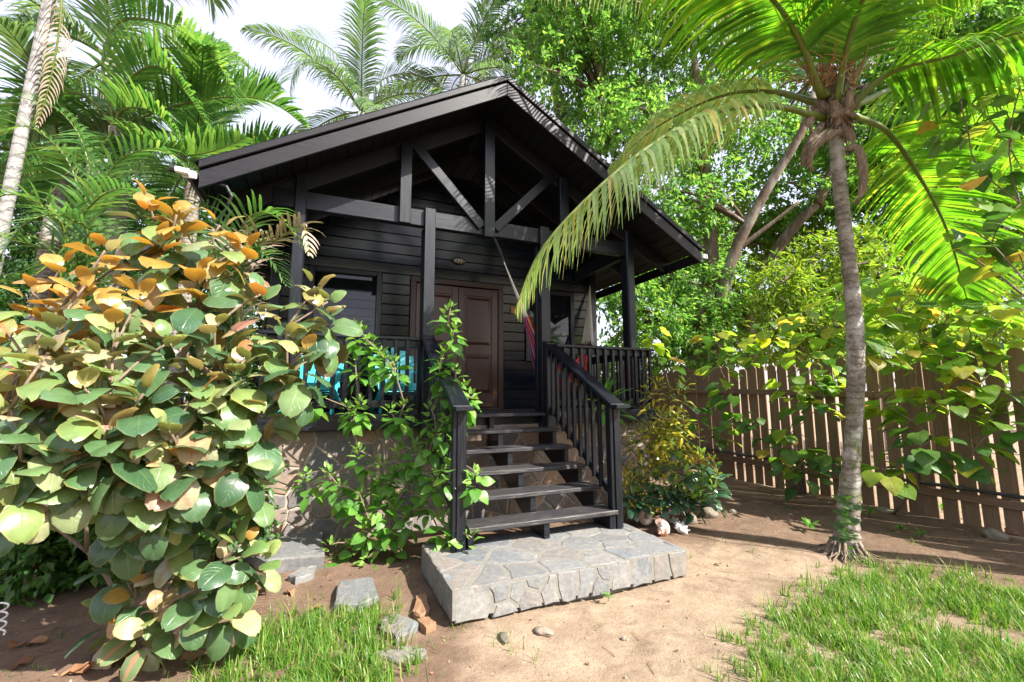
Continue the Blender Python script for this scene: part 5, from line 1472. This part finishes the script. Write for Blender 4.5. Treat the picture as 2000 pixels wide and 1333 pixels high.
# green shrub by the stairs
r = random.Random(17)
hb = at(790, 1085, Z=0)
hs = Plant('hibiscus_shrub', 'fresh green hibiscus shrub growing in front of the porch beside the stairs', 'shrub', hb)
HL = leaf_meshes('leaf', M['hibiscus'], 6, .125, .10, 'ovate', r, rows=5, cols=1, fold=.2, droop=.3, wavy=.03)
HT = leaf_meshes('leaf', M['hibiscus_tip'], 4, .10, .06, 'ovate', r, rows=5, cols=1, fold=.3, droop=.25, wavy=.03)
T = [(880, 603, 4.35), (888, 640, 4.35), (866, 690, 4.3), (890, 725, 4.25), (908, 755, 4.2), (872, 745, 4.3), (922, 775, 4.15), (902, 790, 4.2), (858, 715, 4.35),
     (700, 640, 4.5), (722, 668, 4.5), (742, 690, 4.45), (768, 705, 4.4), (694, 706, 4.45), (612, 768, 4.4), (678, 795, 4.4), (702, 785, 4.4), (762, 800, 4.4), 
     (790, 790, 4.35), (842, 800, 4.2), (872, 822, 4.1), (850, 852, 4.1), (700, 880, 4.3), (740, 905, 4.25), (782, 880, 4.3), (812, 872, 4.25), (640, 922, 4.2), (596, 930, 4.2), (662, 950, 4.2), (702, 965, 4.2),
     (752, 962, 4.15), (802, 940, 4.15), (862, 922, 4.0), (892, 898, 3.85), (930, 925, 3.75), (762, 1010, 4.1), (722, 1020, 4.1), (690, 1062, 4.15), (645, 1065, 4.1), (718, 1090, 4.0), (792, 1125, 3.9), (805, 1150, 3.85),
     (880, 1042, 3.75), (922, 1050, 3.7), (870, 1010, 3.85), (802, 1000, 4.1), (842, 962, 4.05), (742, 940, 4.25), (772, 920, 4.25), (770, 1060, 4.15), (835, 900, 4.15)]
tips = []
for (px, py, d) in T:
    p = at(px, py, d); tips.append(p)
    out = Vector((p.x - hb.x, p.y - hb.y, 0))
    ax = out * .35 + Vector((r.uniform(-.25, .25), r.uniform(-.35, .1), 1))
    rosette(hs, p, ax, 19, HL, 1.0, r, (.25, 1.8), HT, 9, ystep=.011, hang=.5)
grow(hs, hb, tips, r, M['twig'], .024, .0075, merge=.3)
hs.finish()

# heart-leaved shrubs along the fence
HH = leaf_meshes('leaf', M['heart'], 7, .22, .23, 'heart', random.Random(5), rows=5, cols=2, fold=.12, droop=.3, wavy=.04)
HD = leaf_meshes('leaf', M['heart_dark'], 6, .21, .22, 'heart', random.Random(6), rows=5, cols=2, fold=.12, droop=.3, wavy=.04)
def fence_shrub(label, base, T, seed, mixd=.3, n=8, size=.9, limit=300, lean=(-.3, -.2)):
    r = random.Random(seed); pl = Plant('heart_leaved_shrub', label, 'shrub', base, limit=limit); tips = []
    for (px, py, d) in T:
        p = at(px + r.uniform(-8, 8), py + r.uniform(-8, 8), d); tips.append(p)
        ax = Vector((lean[0] + r.uniform(-.5, .5), lean[1] + r.uniform(-.5, .5), .8))
        low_ = p.z < 1.35
        for k in range(n):
            a = r.uniform(0, 6.28); q = p + Vector((math.cos(a) * .20, math.sin(a) * .20, r.uniform(-.2, .1)))
            d_ = Vector((math.cos(a), math.sin(a), r.uniform(-.75, .05)))
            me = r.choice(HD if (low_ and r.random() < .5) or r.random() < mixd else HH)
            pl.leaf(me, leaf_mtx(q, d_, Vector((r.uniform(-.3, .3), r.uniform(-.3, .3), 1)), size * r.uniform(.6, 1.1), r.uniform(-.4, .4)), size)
    grow(pl, base, tips, r, M['twig'], .022, .006, merge=.3)
    return pl.finish()
fence_shrub('heart leaved shrub reaching over the fence near the porch corner', foot(1395, 930, 6.9),
    [(1290, 690, 7.0), (1300, 725, 7.0), (1270, 655, 7.3), (1400, 640, 7.3), (1445, 680, 7.2), (1385, 665, 7.2), (1415, 725, 7.0), (1480, 690, 7.1), (1430, 765, 6.9), (1440, 815, 6.8), (1475, 825, 6.8), (1400, 835, 6.8), (1330, 850, 6.6), (1350, 885, 6.5), (1340, 800, 6.8), (1500, 650, 7.3)], 1, n=9, size=.95)
fence_shrub('heart leaved shrub sprouting from a cut grey stump at the fence', at(1560, 960, Z=0),
    [(1550, 690, 6.4), (1580, 730, 6.3), (1600, 695, 6.3), (1535, 740, 6.4), (1570, 775, 6.3), (1600, 800, 6.2), (1625, 725, 6.2), (1540, 850, 6.2), (1505, 862, 6.3), (1562, 880, 6.1), (1592, 900, 6.1), (1575, 930, 6.0), (1530, 885, 6.1), (1622, 905, 6.0), (1610, 760, 6.2)], 2, n=9)
st_ = MB(); sb = at(1560, 962, Z=0); st_.tube([sb + Vector((0, 0, -.05)), sb + Vector((.0, 0, .12)), sb + Vector((.01, 0, .3))], [.12, .095, .09], 12)
tag(st_.build('tree_stump', M['bark'], smooth=True), 'short grey cut stump at the foot of the fence', 'stump')
fence_shrub('sprawling yellow green heart leaved shrub hiding the fence beyond the palm trunk', at(1745, 1005, Z=0),
    [(1700, 640, 5.2), (1740, 600, 5.3), (1800, 580, 5.2), (1860, 605, 5.1), (1920, 590, 5.0), (1985, 600, 4.9), (1705, 700, 5.2), (1760, 690, 5.2), (1820, 680, 5.1), (1880, 695, 5.0), (1940, 680, 5.0), (1995, 705, 4.9), (1720, 780, 5.2), (1790, 765, 5.1), (1800, 830, 5.0), (1850, 785, 5.0),
     (1820, 865, 4.95), (1865, 905, 4.85), (1905, 880, 4.8), (1780, 900, 5.0), (1720, 920, 5.0), (1950, 790, 4.8), (1990, 830, 4.7), (1960, 560, 5.0), (1645, 600, 5.6), (1630, 650, 5.6), (1670, 665, 5.5), (1720, 555, 5.4), (1780, 525, 5.4), (1840, 545, 5.3), (1890, 640, 5.1), (1950, 640, 5.0),
     (1775, 640, 5.3), (1835, 635, 5.2), (2040, 640, 4.9), (2050, 760, 4.8), (1660, 560, 5.7), (1500, 640, 6.8), (1590, 640, 6.2), (1560, 610, 6.5), (1910, 740, 4.95), (1840, 735, 5.1)], 3, n=11, mixd=.08, limit=300)
fence_shrub('slender upright sapling with drooping heart shaped leaves at the end of the fence', at(2060, 1130, Z=0),
    [(1880, 200, 4.0), (1945, 215, 3.95), (1900, 270, 4.0), (1985, 245, 3.9), (1970, 325, 3.9), (1920, 345, 3.95), (1995, 400, 3.85), (1945, 470, 3.9), (1862, 430, 4.1), (1850, 480, 4.1), (1985, 500, 3.85), (1990, 170, 3.8)], 4, mixd=.55, n=7, size=.85)

# croton with narrow yellow leaves
r = random.Random(23)
kb = at(1275, 1005, Z=0) + Vector((0, .15, 0))
kr = Plant('yellow_croton', 'yellow speckled croton bush with narrow twisted leaves beside the stairs', 'shrub', kb)
KL = leaf_meshes('leaf', M['croton'], 8, .14, .036, 'lance', r, rows=5, cols=1, fold=.3, droop=.45, wavy=.08)
tips = []
for i in range(52):
    px = 1290 + r.gauss(0, 40); py = 840 + r.gauss(0, 52)
    if i < 8: px, py = 1225 + r.uniform(-5, 50), 900 + r.uniform(0, 70)
    p = at(min(max(px, 1215), 1372), max(py, 748), 5.55 + r.uniform(-.3, .25)); tips.append(p)
    rosette(kr, p, (r.uniform(-.5, .5), r.uniform(-.6, .2), 1), 15, KL, 1.0, r, (.2, 1.7), ystep=.018)
grow(kr, kb, tips, r, M['twig'], .02, .005, merge=.3); kr.finish()
# glossy shrub in front of it
r = random.Random(29)
gb = at(1312, 1012, Z=0)
gs = Plant('glossy_shrub', 'low glossy dark green shrub with lime tips in front of the croton', 'shrub', gb)
GL = leaf_meshes('leaf', M['glossy'], 5, .145, .075, 'round', r, rows=5, cols=1, fold=.2, droop=.35, wavy=.03)
GT = leaf_meshes('leaf', M['glossy_tip'], 4, .12, .06, 'round', r, rows=5, cols=1, fold=.3, droop=.2, wavy=.03)
GO = leaf_meshes('leaf', M['orange_leaf'], 4, .20, .02, 'lance', r, rows=5, cols=1, fold=.3, droop=.3, wavy=.05)
tips = []
for (px, py, d) in [(1325, 895, 5.2), (1340, 925, 5.1), (1320, 945, 5.1), (1355, 960, 5.05), (1352, 970, 5.0), (1335, 960, 5.05), (1310, 960, 5.15), (1370, 975, 5.0), (1300, 965, 5.1), (1245, 965, 5.2), (1265, 955, 5.25), (1235, 968, 5.2), (1375, 940, 5.1), (1390, 900, 5.5), (1400, 925, 5.4), (1370, 890, 5.4), (1285, 930, 5.3), (1395, 950, 5.3)]:
    p = at(px, py, d); tips.append(p); rosette(gs, p, (r.uniform(-.4, .4), -.35, .9), 13, GL, .95, r, (.25, 1.7), GT, 5 if px > 1315 else 2, ystep=.016)
p = at(1362, 905, 5.1); tips.append(p); rosette(gs, p, (.3, -.3, 1), 14, GO, 1.0, r, (.1, .9), ystep=.004)
grow(gs, gb, tips, r, M['twig'], .015, .005, merge=.3); gs.finish()
sf = thing('palm_seedling', 'small palm seedling with fan of thin leaves beside the glossy shrub', 'palm', at(1352, 1000, Z=0))
for pts in ([(1360, 965, 5.1), (1390, 940, 5.0), (1425, 965, 4.9)], [(1365, 970, 5.1), (1395, 980, 5.0), (1415, 1010, 4.9)], [(1360, 950, 5.1), (1375, 915, 5.1), (1400, 905, 5.1)]):
    frond(sf, curve([at(1352, 1000, Z=0)] + P3(*pts), 10), 14, .22, .022, .5, M['palm_mid'], r, r0=.008, start=.4, sweep=.8)
# strap-leaved plant behind the stair rail
r = random.Random(37)
db = foot(1185, 800, 5.9)
dp = Plant('dracaena', 'strap leaved green dracaena showing above the stair railing', 'plant', db)
DL = leaf_meshes('leaf', M['hibiscus'], 4, .36, .07, 'lance', r, rows=6, cols=1, fold=.25, droop=.35, wavy=.02)
tp_ = at(1185, 775, 5.9); rosette(dp, tp_, (0, -.1, 1), 17, DL, 1.0, r, (.15, 1.5), ystep=.012); grow(dp, db, [tp_], r, M['twig'], .02, .014)
tp_ = at(1205, 800, 5.8); rosette(dp, tp_, (.2, -.2, 1), 10, DL, .8, r, (.3, 1.5), ystep=.012); grow(dp, db, [tp_], r, M['twig'], .02, .014)
dp.finish()

# ------------------------------------------------------------------ grass, weeds and litter
def poly_world(pts): return [(at(x, y, Z=0).x, at(x, y, Z=0).y) for x, y in pts]
def inside(poly, x, y):
    c = False
    for i in range(len(poly)):
        a, b = poly[i], poly[(i + 1) % len(poly)]
        if (a[1] > y) != (b[1] > y) and x < (b[0] - a[0]) * (y - a[1]) / (b[1] - a[1]) + a[0]: c = not c
    return c
def blades(spots, r, lo, hi, w):
    V, F = [], []; b = 0
    for (x, y, s) in spots:
        a = r.uniform(0, 6.28); L = r.uniform(lo, hi) * s; lean = r.uniform(.15, 1.55); d = Vector((math.cos(a), math.sin(a), 0))
        z0 = ground_z(x, y) - .006
        sx, sy = -math.sin(a), math.cos(a); tw = r.uniform(-.5, .5)
        for k in range(4):
            f = k / 3; h = L * (f - .30 * lean * f * f); o = L * lean * .55 * f * f
            ww = w * r.uniform(.8, 1.2) * (1 - f * .92) / 2
            V.append((x + d.x * o - sx * ww, y + d.y * o - sy * ww, z0 + h)); V.append((x + d.x * o + sx * ww, y + d.y * o + sy * ww, z0 + h))
        F += [(b + 2 * k, b + 2 * k + 1, b + 2 * k + 3, b + 2 * k + 2) for k in range(3)]; b += 8
    return np.array(V), np.array(F, np.int32)
def grass_patch(label, poly, tufts, seed, lo, hi):
    r = random.Random(seed); xs = [p[0] for p in poly]; ys = [p[1] for p in poly]; spots = []
    from mathutils import noise
    n = 0; tries = 0
    while n < tufts and tries < tufts * 30:
        tries += 1
        x, y = r.uniform(min(xs) - .2, max(xs) + .2), r.uniform(min(ys) - .2, max(ys) + .2)
        if not inside(poly, x + r.gauss(0, .13), y + r.gauss(0, .13)): continue
        dens = noise.noise(Vector((x * 1.6, y * 1.6, seed))) + .35 * noise.noise(Vector((x * 5, y * 5, 3.0)))
        if dens < -.30 + r.uniform(-.15, .15): continue
        s = r.uniform(.45, 1.1) * (1 + .6 * dens) * (1.7 if r.random() < .06 else 1)
        for _ in range(r.randint(5, 11)): spots.append((x + r.gauss(0, .018), y + r.gauss(0, .018), s))
        n += 1
    V, F = blades(spots, r, lo, hi, .009)
    o = np_mesh('grass', V, F, M['grass'], None, smooth=True)
    o['label'] = label; o['category'] = 'grass'; return stuff(o)
gR = poly_world([(1470, 1345), (1485, 1250), (1515, 1205), (1600, 1170), (1665, 1125), (1730, 1095), (1800, 1118), (1860, 1135), (1930, 1140), (2010, 1150)]) + [(3.9, -3.7), (4.2, -4.6), (2.2, -5.4), (.2, -4.4)]
grass_patch('lush green grass growing on the open sunny side of the yard', gR, 4800, 3, .04, .16)
gL = poly_world([(380, 1345), (440, 1290), (520, 1235), (600, 1205), (680, 1180), (735, 1205), (745, 1260), (770, 1345)]) + [(-1.5, -3.1), (-2.6, -2.9)]
grass_patch('green grass strip growing along the edge of the copperleaf shrub', gL, 900, 4, .04, .17)
r = random.Random(51); spots = []
for (px, py) in [(870, 1240), (840, 1260), (985, 1250), (1010, 1265), (800, 1300), (1050, 1280), (620, 1160), (640, 1200), (560, 1170), (520, 1200), (330, 1290), (250, 1300), (120, 1240), (60, 1310), (580, 1095), (1400, 1060), (1460, 1055), (1345, 1090), (1660, 1120), (1780, 1060), (905, 1225), (890, 1230), (1880, 1070), (1820, 1050), (1690, 1085)]:
    p = at(px, py, Z=0)
    for _ in range(r.randint(5, 14)): spots.append((p.x + r.gauss(0, .04), p.y + r.gauss(0, .04), r.uniform(.4, .9)))
V, F = blades(spots, r, .05, .16, .006); o = np_mesh('sparse_grass', V, F, M['grass'], None, smooth=True); o['label'] = 'thin stray grass blades scattered over the bare sand'; o['category'] = 'grass'; stuff(o)

WL = leaf_meshes('leaf', M['hibiscus'], 4, .10, .03, 'lance', r, rows=3, cols=1)
for k, (px, py, n, s, lab) in enumerate([(1582, 1035, 12, 1.2, 'spreading green weed in the sand between the palm and the fence'), (1541, 1000, 7, .8, 'tiny green weed in the shaded soil near the grey stump'), (1188, 1172, 10, .5, 'tiny round leaved weed at the foot of the landing face'),
                                  (1760, 1040, 9, .9, 'low green weed behind the palm near the fence'), (1800, 1052, 10, .9, 'bushy small weed in the shade of the fence'), (1700, 1010, 8, 1.3, 'upright weed beside the palm trunk'), (1890, 1015, 9, 1.2, 'leafy weed against the foot of the fence pickets'), (1470, 1080, 4, .4, 'single sprout in the sunlit sand'),
                                  (1510, 925, 12, 1.4, 'dark leaved seedling standing at the foot of the fence'), (545, 1098, 6, .5, 'little sprout beside the pale stone slab'), (1840, 1000, 8, 1.2, 'thin weed growing through the fence gap')]):
    p = at(px, py, Z=0); w = Plant('weed', lab, 'weed', p)
    for i in range(n):
        a = i * 2.4 + r.uniform(-.3, .3); e = r.uniform(.1, 1.2)
        w.leaf(r.choice(WL), leaf_mtx(p + Vector((0, 0, .01 + .05 * s * (i / n))), (math.cos(a) * math.cos(e), math.sin(a) * math.cos(e), math.sin(e)), (0, 0, 1), s * r.uniform(.7, 1.2)), s * .1)
    w.stem([p + Vector((0, 0, -.01)), p + Vector((0, 0, .03 * s)), p + Vector((.005, 0, .07 * s))], .004, .002, M['twig'], 5); w.finish()

DLV = leaf_meshes('fallen_leaf', M['dry_leaf'], 5, .13, .085, 'ovate', r, rows=4, cols=1, fold=.5, droop=.3, wavy=.12)
def litter(px, py, s, lab, grp):
    p = at(px, py, Z=0); a = r.uniform(0, 6.28)
    o = link('fallen_leaf', r.choice(DLV), None, None, mtx=leaf_mtx((p.x, p.y, ground_z(p.x, p.y) + .014 * s + .01), (math.cos(a), math.sin(a), r.uniform(0, .25)), (r.uniform(-.3, .3), r.uniform(-.3, .3), 1), s)); tag(o, lab, 'leaf', grp)
for (px, py, s) in [(370, 1300, 1.6), (240, 1290, 1.7), (180, 1305, 1.0), (410, 1240, 1.2), (330, 1265, 1.0), (520, 1155, 1.3), (480, 1140, 1.4), (560, 1150, .8), (610, 1190, .8), (90, 1255, .9), (60, 1290, .8), (140, 1320, .9), (455, 1200, .8), (20, 1270, .9)]:
    litter(px, py, s, 'brown fallen leaf on the soil under the copperleaf shrub', 'fallen leaves under the copperleaf shrub')
litter(668, 1087, 1.1, 'orange fallen leaf on the soil below the hibiscus shrub', None)
litter(1410, 1105, .5, 'small dark fallen leaf on the sunlit sand', None)
litter(1550, 1010, .6, 'curled brown leaf on the shaded soil by the stump', None)
lt = MB()        # bits of dry leaf, bark and twig
for k in range(1500):
    x, y = r.uniform(-4.2, 5.0), r.uniform(-4.2, .3)
    if SX0 - .05 < x < SX1 + .05 and SY0 - .05 < y < SY1 + .5: continue
    if x > -1.6 and y < -1.2 and x < 2.2 and r.random() < .72: continue
    z = ground_z(x, y) + .004; a = r.uniform(0, 6.28); L = r.uniform(.008, .028)
    if r.random() < .3:
        d = Vector((math.cos(a), math.sin(a), 0)) * L * 2.5
        lt.tube([Vector((x, y, z)) - d, Vector((x, y, z + .004)), Vector((x, y, z)) + d + Vector((0, 0, .003))], .0016, 4)
    else:
        m3 = leaf_mtx((x, y, z), (math.cos(a), math.sin(a), r.uniform(0, .3)), (r.uniform(-.5, .5), r.uniform(-.5, .5), 1), L)
        lt.add([m3 @ Vector(v) for v in ((0, 0, 0), (.45, .5, .15), (0, 1.2, 0), (-.45, .5, .12))], [(0, 1, 2), (0, 2, 3)])
o = lt.build('leaf_litter', M['dry_leaf']); o['label'] = 'dry bits of leaf and twig scattered over the bare soil'; o['category'] = 'litter'; stuff(o)
pb = MB()
for k in range(520):
    x, y = r.uniform(-3.2, 4.9), r.uniform(-4.4, .0)
    if SX0 - .05 < x < SX1 + .05 and SY0 - .05 < y < SY1 + .5: continue
    s = r.uniform(.003, .010) * (2.2 if r.random() < .05 else 1)
    z = ground_z(x, y)
    V, F = chamfer_box((2 * s, 1.6 * s, 1.2 * s), s * .45)
    mt = Matrix.Translation((x, y, z + s * .2)) @ Euler((r.uniform(0, 6), r.uniform(0, 6), r.uniform(0, 6))).to_matrix().to_4x4()
    pb.add([mt @ Vector(v) for v in V], F)
o = pb.build('gravel', M['rock']); o['label'] = 'small pebbles strewn over the sandy ground'; o['category'] = 'gravel'; stuff(o)
